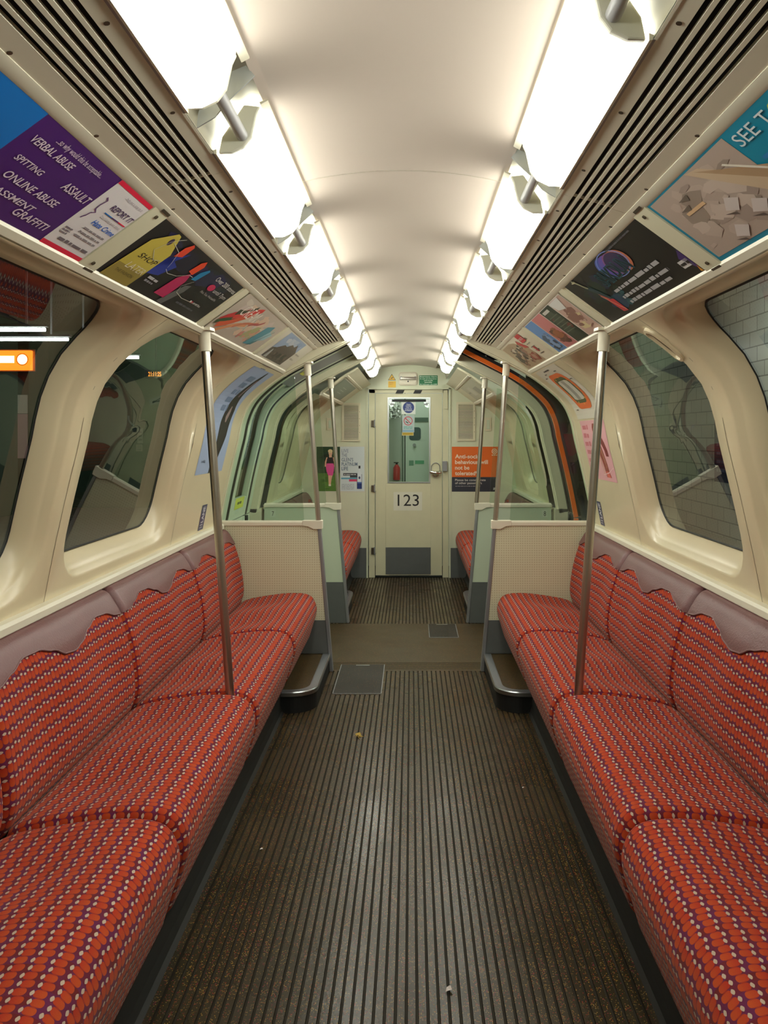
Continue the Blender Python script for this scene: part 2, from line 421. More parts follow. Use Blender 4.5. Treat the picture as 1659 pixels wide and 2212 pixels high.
# ------------------------------------------------------------------ setting: floor
GP, GW, GD = 0.0255, 0.0075, 0.0045
def ribbed(y0, y1, half):
    b = MB(); prof = [(-half, 0)]; n = int(half / GP)
    for i in range(-n, n):
        x = (i + 0.5) * GP
        prof += [(x - GW / 2, 0), (x - GW / 2 + 0.0012, -GD), (x + GW / 2 - 0.0012, -GD), (x + GW / 2, 0)]
    prof.append((half, 0))
    n_ = len(prof); V = [(x, y, z) for y in (y0, y1) for x, z in prof]
    for i in range(n_ - 1): b.mesh([V[i], V[i + 1], V[n_ + i + 1], V[n_ + i]], [(0, 1, 2, 3)], rib if prof[i][1] == prof[i + 1][1] == 0 else groove)
    return b
fb = ribbed(Y_BACK, 4.60, 0.605)
f2 = ribbed(5.76, 7.64, 0.605)
b0 = len(fb.v); fb.v += f2.v; fb.f += [tuple(b0 + j for j in f) for f in f2.f]; fb.mi += f2.mi
fb.box(-1.12, 1.12, 4.60, 5.76, -0.06, 0.0, plainfl)
for i in range(7):                       # fine cross ribs at the edge of the vestibule
    fb.box(-0.46, 0.46, 4.635 + i * 0.022, 4.647 + i * 0.022, 0, 0.0012, plainfl)
fb.box(-1.12, 1.12, Y_BACK, 4.60, -0.06, -0.0055, dark); fb.box(-1.12, 1.12, 5.76, 7.64, -0.06, -0.0055, dark)
structure(fb.build('floor', weld=False, recalc=False))
# ------------------------------------------------------------------ setting: ceiling with its lamp troughs
cb = MB()
arch = [(-.263 + .526 * i / 24, 2.0 + .031 * (1 - (2 * i / 24 - 1) ** 2)) for i in range(25)]
cb.sheet(arch, [Y_BACK, 2.045], ceilm); cb.sheet([(x, z + .0025) for x, z in arch], [2.049, Y_END + .02], ceilm)
cb.sheet(arch, [2.041, 2.045], white); cb.sheet([(x, z + .004) for x, z in arch], [2.044, 2.050], dirt)
for sd in (-1, 1):
    cb.sheet([(.263 * sd, 2.0), (.268 * sd, 2.018), (.335 * sd, 1.985), (.358 * sd, 1.915), (.358 * sd, 1.899)], [Y_BACK, Y_END + .02], trough)
structure(cb.build('ceiling', smooth=True, angle=25, recalc=False))

# ------------------------------------------------------------------ setting: side walls
def rr(y0, y1, s0, s1, r, m=10, k=6):
    """rounded rectangle loop in (y,s), same point count whatever the radius"""
    pts = []; cs = [(y1 - r, s0 + r, -90), (y1 - r, s1 - r, 0), (y0 + r, s1 - r, 90), (y0 + r, s0 + r, 180)]
    for i, (cy, cs_, a0) in enumerate(cs):
        for j in range(k + 1):
            a = math.radians(a0 + 90 * j / k); pts.append((cy + r * math.cos(a), cs_ + r * math.sin(a)))
        ny, ns, na = cs[(i + 1) % 4]; a = math.radians(na)
        p = pts[-1]; q = (ny + r * math.cos(a), ns + r * math.sin(a))
        for j in range(1, m): pts.append((p[0] + (q[0] - p[0]) * j / m, p[1] + (q[1] - p[1]) * j / m))
    return pts
S_SILL = W.s_of_z(.945); S_LIP = W.s_of_z(.897); S_TOP = W.L - .085
wn = 0
def window_cell(wb, sd, yc0, yc1, y0, y1, base=0.0):
    """one bay of moulded lining with a deep rounded window recess, and its pane"""
    global wn
    M = lambda loop, d: [W.P(y, s, d + base, sd) for y, s in loop]
    rings = [M(rr(yc0, yc1, 0, W.L, .0005), 0), M(rr(y0 - .060, y1 + .060, S_LIP - .012, W.L - .006, .165), 0),
             M(rr(y0 - .050, y1 + .050, S_LIP - .002, W.L - .012, .16), .006), M(rr(y0 - .036, y1 + .036, S_LIP + .008, W.L - .022, .15), .024),
             M(rr(y0 - .030, y1 + .030, S_LIP + .014, W.L - .045, .145), .030), M(rr(y0 - .016, y1 + .016, S_LIP + .026, W.L - .062, .135), .038),
             M(rr(y0 - .004, y1 + .004, S_SILL - .008, S_TOP + .008, .125), .075), M(rr(y0, y1, S_SILL, S_TOP, .12), .085)]
    wb.loops(rings, cream)
    wn += 1
    g = MB(); cy, cs = (y0 + y1) / 2, (S_SILL + S_TOP) / 2; L0 = rr(y0, y1, S_SILL, S_TOP, .12)
    g.loops([[W.P(cy + (y - cy) * k, cs + (s - cs) * k, .084 + base, sd) for y, s in L0] for k in (1, .85, .7, .55, .4, .25, .12, .002)], glass)
    pane = structure(g.build('window_%d' % wn, smooth=True, angle=80, recalc=False))
    sb = MB(); sb.loops([M(rr(y0 + .0075, y1 - .0075, S_SILL + .0075, S_TOP - .0075, .115), .0835), M(rr(y0 + .006, y1 - .006, S_SILL + .006, S_TOP - .006, .116), .079),
                         M(rr(y0 + .002, y1 - .002, S_SILL + .002, S_TOP - .002, .118), .081)], black)
    sb.build('window_seal', pane, smooth=True, recalc=False)
    return pane
INS = -.045
for sd in (-1, 1):
    wb = MB()
    for y0 in (2.525, 1.265, .005, -1.255): window_cell(wb, sd, y0 - .125, y0 + 1.135, y0, y0 + 1.01)
    ss = [W.L * i / 40 for i in range(41)]
    wb.sheet([(W.P(0, s, 0, sd)[0], W.P(0, s, 0, sd)[2]) for s in ss], [3.66, 3.68, 4.56], cream)
    # end bay, a little narrower
    window_cell(wb, sd, 6.02, 7.22, 6.26, 6.98, INS)
    pr = [(W.P(0, s, INS, sd)[0], W.P(0, s, INS, sd)[2]) for s in ss]
    wb.sheet(pr, [5.82, 6.02], cream); wb.sheet(pr, [7.22, Y_END], cream)
    # lower lining behind the seats
    wb.sheet([(1.09 * sd, .80), (1.10 * sd, 0)], [Y_BACK, 4.60], cream2); wb.sheet([(1.05 * sd, .80), (1.06 * sd, 0)], [5.80, Y_END], cream2)
    # panel joints
    for yj in (2.398, 3.66):
        wb.sheet([(W.P(0, s, -.0006, sd)[0], W.P(0, s, -.0006, sd)[2]) for s in ss[2:]], [yj, yj + .0025], dirt)
    structure(wb.build('wall_' + SIDE[sd], smooth=True, angle=50, recalc=False, weld=True))
    # sill rail along the top of the seat backs
    tb = MB(); rp = [(1.10, .818), (1.052, .818), (1.046, .824), (1.046, .843), (1.054, .852), (1.10, .852)]
    tb.prism([(x * sd, z) for x, z in rp], Y_BACK, 4.57, white)
    tb.prism([((x + INS) * sd, z) for x, z in rp], 5.83, Y_END, white)
    structure(tb.build('trim_%d' % (1 if sd < 0 else 2), smooth=True, angle=30))
    # plinth under the seats
    pb = MB()
    pb.prism([(x * sd, z) for x, z in [(.592, -.004), (.606, .012), (.612, .04), (.615, .19), (1.06, .19), (1.06, -.004)]], Y_BACK, 4.56, dark)
    pb.prism([(x * sd, z) for x, z in [(.53, 0), (.545, .012), (.552, .04), (.555, .19), (1.0, .19), (1.0, 0)]], 5.84, Y_END, dark)
    structure(pb.build('baseboard_' + SIDE[sd]))
    # advert channel, its lower ledge and upper bead (front saloon and end bay)
    ab = MB()
    for y0, y1, dx, dz in ((Y_BACK, 4.54, 0, 0), (5.86, Y_END, -.07, -.055)):
        Q = lambda l: [((x + dx) * sd, z + dz) for x, z in l]
        ab.prism(Q([(.693, 1.726), (.53, 1.8455), (.538, 1.858), (.705, 1.736)]), y0, y1, cream2)
        ab.prism(Q([(.6885, 1.7275), (.690, 1.719), (.704, 1.708), (.722, 1.708), (.706, 1.736)]), y0, y1, white)
        ab.prism(Q([(.526, 1.852), (.531, 1.842), (.523, 1.843), (.508, 1.852), (.510, 1.860)]), y0, y1, white)
        if dx:
            ab.prism(Q([(.53, 1.846), (.43, 1.905), (.44, 1.915), (.54, 1.856)]), y0, y1, cream2)
    structure(ab.build('trim_%d' % (3 if sd < 0 else 4), smooth=True, angle=30))

# back of the saloon behind the camera
bb = MB(); bb.box(-1.15, 1.15, Y_BACK - .03, Y_BACK, -.01, 2.06, cream2)
structure(bb.build('wall_back'))

# ------------------------------------------------------------------ end wall with its doorway
def EX(u): return (u - 888) / 225.9 + .024
def EZ(v): return 1.35 - (v - 943) / 225.9
DX0, DX1, DTOP = EX(811), EX(955), EZ(850)
endm = mat('end_wall_paint', srgb(208, 213, 186), 0.42, noise=0.04, nscale=8)
ew = MB(); ye = Y_END
ew.box(-1.12, EX(795), ye, ye + .05, .285, 2.08, endm); ew.box(EX(971), 1.12, ye, ye + .05, .285, 2.08, endm)
ew.box(EX(795), EX(971), ye, ye + .05, EZ(840), 2.08, endm)
ew.box(-1.12, EX(795), ye - .003, ye + .05, 0, .285, greyk); ew.box(EX(971), 1.12, ye - .003, ye + .05, 0, .285, greyk)
for u in (793, 971):                                             # raised fillets beside the frame
    ew.box(EX(u) - .006, EX(u) + .010, ye - .012, ye, 0, EZ(838), endm)
ew.box(EX(793), EX(973), ye - .012, ye, EZ(841), EZ(837.5), endm)
structure(ew.build('wall_end', weld=False))
fr = MB()
fr.box(EX(797), DX0 - .006, ye + .012, ye + .05, 0, EZ(841), doorm); fr.box(DX1 + .006, EX(969), ye + .012, ye + .05, 0, EZ(841), doorm)
fr.box(EX(797), EX(969), ye + .012, ye + .05, DTOP + .006, EZ(841), doorm)
for k in (0, 1):                                                 # dark slanting hazard stripes on the head of the frame
    u = 854 + k * 38.5
    fr.prism([(EX(u), EZ(850)), (EX(u + 16), EZ(850)), (EX(u + 20), EZ(842.5)), (EX(u + 4), EZ(842.5))], ye + .009, ye + .013, black)
fr.box(EX(958), EX(967), ye - .004, ye + .02, EZ(883), EZ(843), doorm)
structure(fr.build('trim_5', weld=False), None)
# the end door
dr = MB(); yd = ye + .018
GX0, GX1, GZ0, GZ1 = EX(840), EX(927), EZ(1041), EZ(861)
dr.box(DX0, GX0, yd, yd + .035, .02, DTOP, doorm); dr.box(GX1, DX1, yd, yd + .035, .02, DTOP, doorm)
dr.box(GX0, GX1, yd, yd + .035, .02, GZ0, doorm); dr.box(GX0, GX1, yd, yd + .035, GZ1, DTOP, doorm)
dr.box(EX(833), EX(930.5), yd - .003, yd, EZ(1183), EZ(1045), doorm)
door1 = structure(dr.build('door_1', bevel=.002))
kp = MB(); kp.box(EX(833), EX(930.5), yd - .005, yd - .0005, .03, EZ(1183), greyk); kp.build('kick_plate', door1)
wf = MB()
for a in ((GX0 - .012, GX0, GZ0 - .012, GZ1 + .012), (GX1, GX1 + .012, GZ0 - .012, GZ1 + .012), (GX0, GX1, GZ0 - .012, GZ0), (GX0, GX1, GZ1, GZ1 + .012)):
    wf.box(a[0], a[1], yd - .007, yd + .002, a[2], a[3], alu)
wf.build('window_frame', door1)
gl = MB(); gl.box(GX0, GX1, yd + .014, yd + .018, GZ0, GZ1, gscreen); gl.build('glass_pane', door1)
wl = MB()
wl.box(GX0 + .005, GX1 - .005, yd + .003, yd + .012, GZ1 - .030, GZ1 - .006, black)
for sgn, x in ((1, GX0), (-1, GX1)):
    wl.box(x, x + sgn * .030, yd - .004, yd + .012, GZ1 - .045, GZ1 - .006, alu); wl.box(x + sgn * .012, x + sgn * .05, yd + .002, yd + .010, GZ1 - .062, GZ1 - .046, greym)
wl.build('sliding_catch', door1, bevel=.002)
for v in (915, 1055, 1190):
    hb = MB(); z = EZ(v)
    hb.box(DX0 - .040, DX0 - .012, ye - .004, ye + .014, z - .03, z + .03, dirt); hb.tube([(DX0 - .010, ye + .002, z - .036), (DX0 - .010, ye + .002, z + .036)], .008, greym)
    hb.box(DX0 - .004, DX0 + .010, yd - .012, yd, z - .025, z + .025, doorm)
    hb.build('hinge', door1, bevel=.002)
hd = MB(); hx, hz = EX(941), EZ(1020)
hd.box(hx - .045, hx + .045, yd - .008, yd, hz - .035, hz + .09, doorm)
hd.tube([(hx - .052, yd - .03, hz), (hx - .02, yd - .045, hz - .004), (hx + .02, yd - .045, hz - .004), (hx + .055, yd - .03, hz)], [.012, .017, .017, .012], chrome)
hd.tube([(hx, yd - .04, hz), (hx, yd, hz)], .014, chrome)
ac = [(hx + .040 * math.cos(a), yd - .014, hz + .045 + .045 * math.sin(a)) for a in [math.pi * k / 10 for k in range(11)]]
hd.tube([(hx + .040, yd - .014, hz)] + ac + [(hx - .040, yd - .014, hz)], .0035, greym, 8)
hd.tube([(hx + .026 * math.cos(a), yd - .02, hz - .022 + .02 * math.sin(a)) for a in [math.pi + math.pi * k / 10 for k in range(11)]], .005, chrome, 8)
hd.build('door_handle', door1, smooth=True)
kb = MB(); kb.box(EX(955) + .004, EX(966), ye - .018, ye + .02, EZ(1018), EZ(996), greym); kb.build('lock_keeper', door1, bevel=.003)

# ------------------------------------------------------------------ flat mapping helpers for print
def on_end(u0px, v0px, y=None):
    x0, z0, yy = EX(u0px), EZ(v0px), (ye if y is None else y)
    return lambda u, v, d: (x0 + u, yy - d, z0 + v)
def px(n): return n / 225.9
# number on the door
nm = Print(on_end(853, 1097, yd - .003)); nm.rect(px(-3), px(-6), px(59), px(34), ink(214, 214, 196), 0)
nm.text('123', px(6), px(4), px(25), ink(32, 34, 34), 1, width=px(46)); 
tag(nm.build('number_plate', door1, recalc=False))

# ------------------------------------------------------------------ doorway arches
def sweep_arch(b, prof, sd, y0, y1, d0, d1, m, s0=0, s1=None, n=60):
    s1 = prof.L if s1 is None else s1
    R = []
    for i in range(n + 1):
        s = s0 + (s1 - s0) * i / n
        R.append([prof.P(y0, s, d0, sd), prof.P(y1, s, d0, sd), prof.P(y1, s, d1, sd), prof.P(y0, s, d1, sd)])
    b.loops(R, m, cap=True); b.face(R[0], m)
k = 5
for sd in (-1, 1):
    for ya, yb in ((4.545, 4.665), (5.735, 5.855)):
        k += 1
        b = MB(); sweep_arch(b, A, sd, ya, yb, 0, .09, cream2)
        sweep_arch(b, A, sd, ya + .03, yb - .03, -.006, .01, cream2)
        b.box(1.06 * sd, 1.15 * sd, ya, yb, 0, .83, cream2)
        structure(b.build('trim_%d' % k, smooth=True, angle=35))

# ------------------------------------------------------------------ doors of the vestibule
zL = A.s_of_z(.02)
SD0 = A.s_of_z(.93); SDT = A.s_of_z(1.655)
def leaf_panel(b, sd, y0, y1, d, m, holes=None, th=.03, ztop=None, x0m=None):
    sweep_arch(b, A, sd, y0, y1, d, d + th, m, 0, ztop or A.L)
    p = A.P(0, 0, d, 1); b.box(p[0] * sd, (p[0] + th) * sd, y0, y1, .0, .80, m)
# left door, shut
lb = MB(); d0 = .045
leaf_panel(lb, -1, 4.665, 4.965, d0, greenish)                              # fixed pocket cover
lb2 = MB()
leaf_panel(lb2, -1, 4.985, 5.12, d0, greenish); leaf_panel(lb2, -1, 5.50, 5.56, d0, greenish)
sweep_arch(lb2, A, -1, 5.12, 5.50, d0, d0 + .03, greenish, 0, SD0); sweep_arch(lb2, A, -1, 5.12, 5.50, d0, d0 + .03, greym, SDT, A.L)
lb2.box(-(1.135), -(1.165), 5.12, 5.50, 0, .80, greenish)
leaf = structure(lb2.build('door_2', smooth=True, angle=35))
g = MB(); g.grid(lambda a, q: A.P(5.12 + .38 * a, SD0 + (SDT - SD0) * q, d0 + .018, -1), 2, 30, glass); g.build('glass_pane', leaf, smooth=True, recalc=False)
g = MB()
sweep_arch(g, A, -1, 4.966, 4.984, d0 - .012, d0 + .02, black); sweep_arch(g, A, -1, 5.561, 5.605, d0 - .004, d0 + .03, black)
g.box(-1.12, -1.16, 4.966, 4.984, 0, .80, black); g.box(-1.12, -1.16, 5.561, 5.605, 0, .80, black)
g.build('rubber_seal', leaf, smooth=True, angle=35)
leaf_panel(lb, -1, 5.606, 5.735, d0, greenish)
structure(lb.build('trim_10', smooth=True, angle=35))
# right door, slid back: only its orange leading edge and an opaque black panel in place of dark glass show
rb = MB(); d1 = .062
sweep_arch(rb, A, 1, 5.360, 5.384, .030, .058, orange); p = A.P(0, 0, .030, 1); rb.box(p[0], p[0] + .028, 5.360, 5.384, 0, .80, orange)
rleaf = structure(rb.build('door_3', smooth=True, angle=35))
g = MB(); leaf_panel(g, 1, 5.385, 5.45, d1, black, th=.02); leaf_panel(g, 1, 5.70, 5.735, d1, black, th=.02); g.build('leaf_frame', rleaf, smooth=True, angle=35)
g = MB(); g.grid(lambda a, q: A.P(5.45 + .25 * a, A.L * q, d1 + .008, 1), 2, 50, black); g.box(1.16, 1.165, 5.45, 5.70, 0, .8, black); g.build('glass_pane', rleaf, smooth=True, recalc=False)  # opaque black sheet: the darkness of the pane is put into its colour

# ------------------------------------------------------------------ partitions beside the doors
def partition(sd, y, near, label):
    """draught screen: laminate board, grey foot, metal edge, top rail, glass above"""
    t = thing('draught_screen', (.78 * sd, y, 0), label, 'partition', 'draught screens beside the doorways')
    m = lam if near else greenish
    e = lambda z: .437 + .0859 * z          # sloping aisle edge
    xo = 1.075 if near else 1.04
    z0 = .10
    b = MB(); b.prism([(e(.295) * sd, .295), (xo * sd, .295), (xo * sd, .838), (e(.838) * sd, .838)], y - .013, y + .013, m)
    if near: b.prism([(e(.296) * sd, .296), (xo * sd, .296), (xo * sd, .837), (e(.837) * sd, .837)], y + .0131, y + .016, greenish)
    b.build('board', t)
    b = MB(); b.prism([(e(.0) * sd, .0), (xo * sd, .0), (xo * sd, .295), (e(.295) * sd, .295)], y - .014, y + .014, greyk); b.build('kick_plate', t)
    b = MB(); b.prism([((e(z) + o) * sd, z) for z, o in ((0, -.014), (.835, -.014), (.835, .006), (0, .006))], y - .019, y + .019, greym); b.build('edge_strip', t, bevel=.004)
    b = MB(); b.prism([(yy, zz) for yy, zz in ((y - .020, .838), (y + .020, .838), (y + .020, .858), (y + .013, .866), (y - .013, .866), (y - .020, .858))], .60 * sd, xo * sd, white, 'X')
    b.prism([(x * sd, z) for x, z in ((.485, .82), (.485, .868), (.60, .868), (.60, .838), (.57, .836), (.535, .818))], y - .024, y + .024, white)
    b.build('top_rail', t, bevel=.002)
    gb = MB(); outer = [W.at(W.s_of_z(.87) + (W.L - .02 - W.s_of_z(.87)) * i / 20) for i in range(21)]
    ins = .004 if near else -INS + .004
    gb.prism([(.592 * sd, .867)] + [((p.x - ins) * sd, p.y) for p in outer] + [(.648 * sd, outer[-1].y + .008)], y - .003, y + .003, gscreen)
    gb.build('glass_pane', t)
    return t
partition(-1, Y_PART, True, 'cream dotted screen with glass above, beside the blue-grey bottle poster')
partition(1, Y_PART, True, 'cream dotted screen with glass above, beside the pink poster')
pl = partition(-1, Y_FAR, False, 'pale green screen beyond the closed door, partly hiding the green lawn poster')
pr_ = partition(1, Y_FAR, False, 'pale green screen beyond the open door, below the orange poster')

# ------------------------------------------------------------------ grab poles
def pole(p0, p1, label, flange=True, sd=1):
    t = thing('grab_pole', p0, label, 'pole', 'upright steel grab poles')
    a, b_ = Vector(p0), Vector(p1); q = a.lerp(b_, 1 - .075 / (b_ - a).length)
    b = MB(); b.tube([a, q + (b_ - a) * .02], .0148, steel, 18); b.build('tube', t, smooth=True)
    b = MB(); b.tube([q, q.lerp(b_, .9), b_], [.0205, .0205, .026], white, 18)
    b.prism([(a_.x, a_.y) for a_ in (Vector((b_.x - .03, b_.y - .035)), Vector((b_.x + .03, b_.y - .035)), Vector((b_.x + .036, b_.y)), Vector((b_.x + .03, b_.y + .035)), Vector((b_.x - .03, b_.y + .035)), Vector((b_.x - .036, b_.y)))], b_.z - .004, b_.z + .006, white, 'Z')
    b.build('ceiling_socket', t, smooth=True, angle=40)
    return t
for sd in (-1, 1):
    pole((.605 * sd, 2.79, .40), (.700 * sd, 2.79, 1.722), 'steel pole rising between the red seats by the %s' % ('tag-covered dark poster' if sd < 0 else 'dark poster with a glowing egg shape'))
    pole((.510 * sd, Y_PART, .868), (.575 * sd, Y_PART, 1.775), 'steel pole standing on the dotted screen nearest the %s' % ('closed door' if sd < 0 else 'open door'))
    pole((.500 * sd, Y_FAR, .868), (.562 * sd, Y_FAR, 1.775), 'steel pole on the far screen in front of the %s' % ('green lawn and bottle poster' if sd < 0 else 'orange poster'))

# ------------------------------------------------------------------ air grilles
def grille(sd, y0, y1, label):
    t = thing('air_grille', (.43 * sd, (y0 + y1) / 2, 1.87), label, 'grille', 'slotted air grilles above the adverts')
    a = Vector((.360, 1.8985)); e = Vector((.530, 1.847)); tt = (e - a).normalized(); nn = Vector((-tt.y, tt.x)) * (1 if tt.x > 0 else -1)
    nn = Vector((tt.y, -tt.x)); nn = nn if nn.y > 0 else -nn         # pointing up and out
    def bar(u0, u1, h0, h1, m, ya=y0, yb=y1, b=None):
        P = [a + tt * u0 + nn * h0, a + tt * u1 + nn * h0, a + tt * u1 + nn * h1, a + tt * u0 + nn * h1]
        b.prism([(p.x * sd, p.y) for p in P], ya, yb, m)
    u_a = .0290; L = (e - a).length; sw, gw = .0068, .0096
    b = MB(); bar(0, u_a, 0, .010, grillem, b=b)
    ue = u_a + 6 * gw + 5 * sw; bar(ue, L, 0, .010, grillem, b=b)
    bar(u_a, ue, .004, .010, grillem, y0, y0 + .003, b=b); (bar(u_a, ue, 0, .010, grillem, y1 - .02, y1, b=b) if y1 > 4 else None)
    bar(-.001, .004, -.0015, 0, grillem, b=b)
    b.build('frame', t)
    b = MB()
    for i in range(5): bar(u_a + (i + 1) * gw + i * sw, u_a + (i + 1) * (gw + sw), 0, .008, grillem, b=b)
    b.build('slats', t)
    b = MB(); bar(u_a - .004, ue + .004, .016, .030, darkgap, b=b); b.build('backing', t)
    y = y0 + .12
    while y < y1 - .05:
        for u in (.017, ue + .030):
            b = MB(); p = a + tt * u - nn * .0012
            b.tube([(p.x * sd, y, p.y), ((p + nn * .004).x * sd, y, (p + nn * .004).y)], .0042, dirt, 8); b.build('screw', t)
        y += .29
    return t
grille(-1, .35, 1.65, 'slotted cream grille above the purple poster, nearest on that side')
grille(-1, 1.652, 4.54, 'long slotted cream grille running above the tag poster to the closed door')
grille(1, .35, 1.80, 'slotted cream grille above the teal poster, nearest on that side')
grille(1, 1.802, 4.54, 'long slotted cream grille running above the dark poster to the open door')

# ------------------------------------------------------------------ ceiling lamps
LX = [(.352, 1.896), (.325, 1.897), (.300, 1.909), (.284, 1.930), (.274, 1.975), (.266, 1.992), (.300, 1.996), (.345, 1.93)]
def make_lamp(sd, y0, label, grp):
    t = thing('ceiling_light', (.31 * sd, y0, 1.95), label, 'ceiling light', grp)
    Q = lambda l: [(x * sd, z) for x, z in l]; ln = .655
    b = MB(); b.prism(Q(LX), y0 + .012, y0 + ln - .012, diff)
    df = sub(b.build('diffuser', t, bevel=.004), t['_o'])
    for ya, yb in ((y0, y0 + .012), (y0 + ln - .012, y0 + ln)):  # opaque ends added to keep lamp light out of the gaps
        b = MB(); b.prism(Q([(x + (.31 - x) * .05, z + (1.96 - z) * .05) for x, z in LX]), ya, yb, diff_end); b.build('end_cap', df, bevel=.003)
    b = MB()
    b.prism(Q([(.266, 1.989), (.252, 1.9965), (.2525, 1.9995), (.268, 1.9935)]), y0 - .012, y0 + ln + .02, white)
    b.prism(Q([(.357, 1.8965), (.352, 1.8955), (.352, 1.906), (.359, 1.903)]), y0 - .005, y0 + ln + .005, white)
    b.prism(Q([(.361, 1.8960), (.357, 1.8965), (.358, 1.902), (.362, 1.901)]), y0 - .005, y0 + ln + .005, greym)
    b.build('flange', t)
    for yy in (y0 + ln + .075,):
        b = MB(); b.prism(Q([(.357, 1.899), (.352, 1.960), (.335, 1.982), (.270, 2.010), (.254, 1.992), (.300, 1.948), (.325, 1.918)]), yy, yy + .003, greym); b.build('end_plate', t)
    b = MB(); b.tube([(.304 * sd, y0 + ln - .02, 1.934), (.304 * sd, y0 + ln + .225, 1.934)], .0115, silver, 14); b.build('connector_tube', t, smooth=True)
    for yy in (.08, .36, .60):
        for x, z in ((.2585, 1.9915),):
            pass
    return t
where_l = ['nearest to the viewer', 'second from the viewer', 'third from the viewer', 'fourth from the viewer', 'fifth from the viewer', 'sixth from the viewer', 'seventh from the viewer', 'farthest, by the yellow warning sign']
P_ = .8585
pl0 = make_lamp(-1, .69, 'lit lamp in the row above the purple poster side, ' + where_l[0], 'lamps in the row over the closed door side')
for i in range(1, 8): dup(pl0, (0, i * P_, 0), 'lit lamp in the row above the purple poster side, ' + where_l[i])
pr0 = make_lamp(1, 1.105, 'lit lamp in the row above the teal poster side, ' + where_l[0], 'lamps in the row over the open door side')
for i in range(1, 7): dup(pr0, (0, i * P_, 0), 'lit lamp in the row above the teal poster side, ' + (where_l[i] if i < 6 else 'farthest, by the green alarm notice'))
dup(pr0, (0, -P_, 0), 'lit lamp above the teal poster side, cut off at the top edge')

# ------------------------------------------------------------------ seats
CUSH = [(.965, .33), (.955, .37), (.945, .403), (.90, .425), (.834, .439), (.725, .455), (.64, .460), (.576, .4545), (.54, .437), (.521, .405), (.513, .373), (.518, .33), (.532, .285), (.547, .235), (.556, .208), (.575, .196), (.64, .196)]
BACK = [(1.075, .77), (1.068, .802), (1.050, .816), (1.026, .806), (1.004, .775), (.982, .734), (.956, .655), (.938, .572), (.929, .49), (.933, .44), (.950, .395), (.975, .37)]
SL = .885
def cushion_mesh(prof_raw, y0, sd, m, r, dent=None, s0=0.0, s1=None, off=0.0, bound=None, nv=44):
    p = Prof(prof_raw); s1 = p.L if s1 is None else s1
    cx = sum(v.x for v in p.p) / len(p.p); cz = sum(v.y for v in p.p) / len(p.p)
    us = []
    for i in range(9): us.append(r * (1 - math.cos(math.pi / 2 * i / 8)))
    mid = 64
    us += [r + (SL - 2 * r) * i / mid for i in range(1, mid)]
    us += [SL - x for x in us[:9][::-1]]
    V = []; UV = []; nu = len(us)
    for j in range(nv + 1):
        for u in us:
            e = min(u, SL - u); inset = 0 if e >= r else r - math.sqrt(max(0, r * r - (r - e) ** 2))
            hi = bound(u / SL) if bound else s1
            q = s0 + (hi - s0) * j / nv
            pt = p.at(q); n = p.nrm(q)
            if n.dot(pt - Vector((cx + .15, cz - .1))) < 0 and False: n = -n
            pt = pt + n * SGN * (off - inset)
            if dent: pt = pt + Vector(dent(u / SL, pt.x, pt.y))
            V.append((pt.x * sd, y0 + u, pt.y))
            uu = r * (1 - math.pi / 2 + math.acos((r - e) / r)) if e < r else e
            UV.append((y0 + (uu if u < SL / 2 else SL - uu), q))
    F = [(j * nu + i, j * nu + i + 1, (j + 1) * nu + i + 1, (j + 1) * nu + i) for j in range(nv) for i in range(nu - 1)]
    b = MB(); b.mesh(V, F, m, UV); return b
SGN = 1
def wave(u):
    tab = [(0, .108), (.06, .106), (.14, .092), (.23, .072), (.32, .075), (.40, .095), (.47, .122), (.53, .128), (.60, .118), (.68, .092), (.77, .073), (.85, .078), (.93, .100), (1.0, .108)]
    for (a, va), (b, vb) in zip(tab, tab[1:]):
        if a <= u <= b:
            t = (u - a) / (b - a); t = t * t * (3 - 2 * t); return va + (vb - va) * t + .060
    return .168
def make_seat(sd, y0, label, grp):
    t = thing('bench_seat', (.78 * sd, y0 + SL / 2, .19), label, 'seat', grp)
    def dent(u, x, z):
        wl = (1 - math.cos(4 * math.pi * u)) / 2; k = math.exp(-((x - .78) / .13) ** 2)
        return (0, -.016 * wl * k if z > .39 else 0)
    cushion_mesh(CUSH, y0, sd, fabric, .034, dent).build('cushion', t, smooth=True, angle=80, recalc=True)
    def dentb(u, x, z):
        wl = (1 - math.cos(4 * math.pi * u)) / 2; k = math.exp(-((z - .60) / .14) ** 2)
        return (.012 * wl * k, 0)
    cushion_mesh(BACK, y0, sd, fabric, .030, dentb, s0=.10).build('backrest', t, smooth=True, angle=80)
    hr = cushion_mesh(BACK, y0, sd, leather, .030, dentb, s0=0.0, off=.005, bound=wave, nv=24).build('headrest', t, smooth=True, angle=80)
    sb_ = MB(); p = Prof(BACK); pts = []
    for i in range(49):
        u = .03 + .94 * i / 48; q = wave(u); pt = p.at(q) + p.nrm(q) * SGN * .0035 + Vector(dentb(u, 0, p.at(q).y)); pts.append((pt.x * sd, y0 + u * SL, pt.y))
    sb_.tube(pts, .0032, leather, 6); sub(hr, t['_o']); sb_.build('piping', hr, smooth=True)
    b = MB(); b.prism([(x * sd, z) for x, z in ((.965, .22), (.62, .20), (.62, .34), (.96, .34))], y0 + .05, y0 + SL - .05, dark); b.build('seat_pan', t)
    return t
seat_g = {-1: 'red patterned seats along the closed door side', 1: 'red patterned seats along the open door side'}
lab = {-1: ['red patterned double seat against the dotted screen, under the blue-grey bottle poster', 'red patterned double seat just beyond the pole, under the orange clock digits', 'red patterned double seat just before the pole, on the purple poster side', 'red patterned double seat nearest the viewer, on the purple poster side'],
       1: ['red patterned double seat against the dotted screen, under the pink poster', 'red patterned double seat just beyond the pole, beside the tiled wall window', 'red patterned double seat just before the pole, on the teal poster side', 'red patterned double seat nearest the viewer, on the teal poster side']}
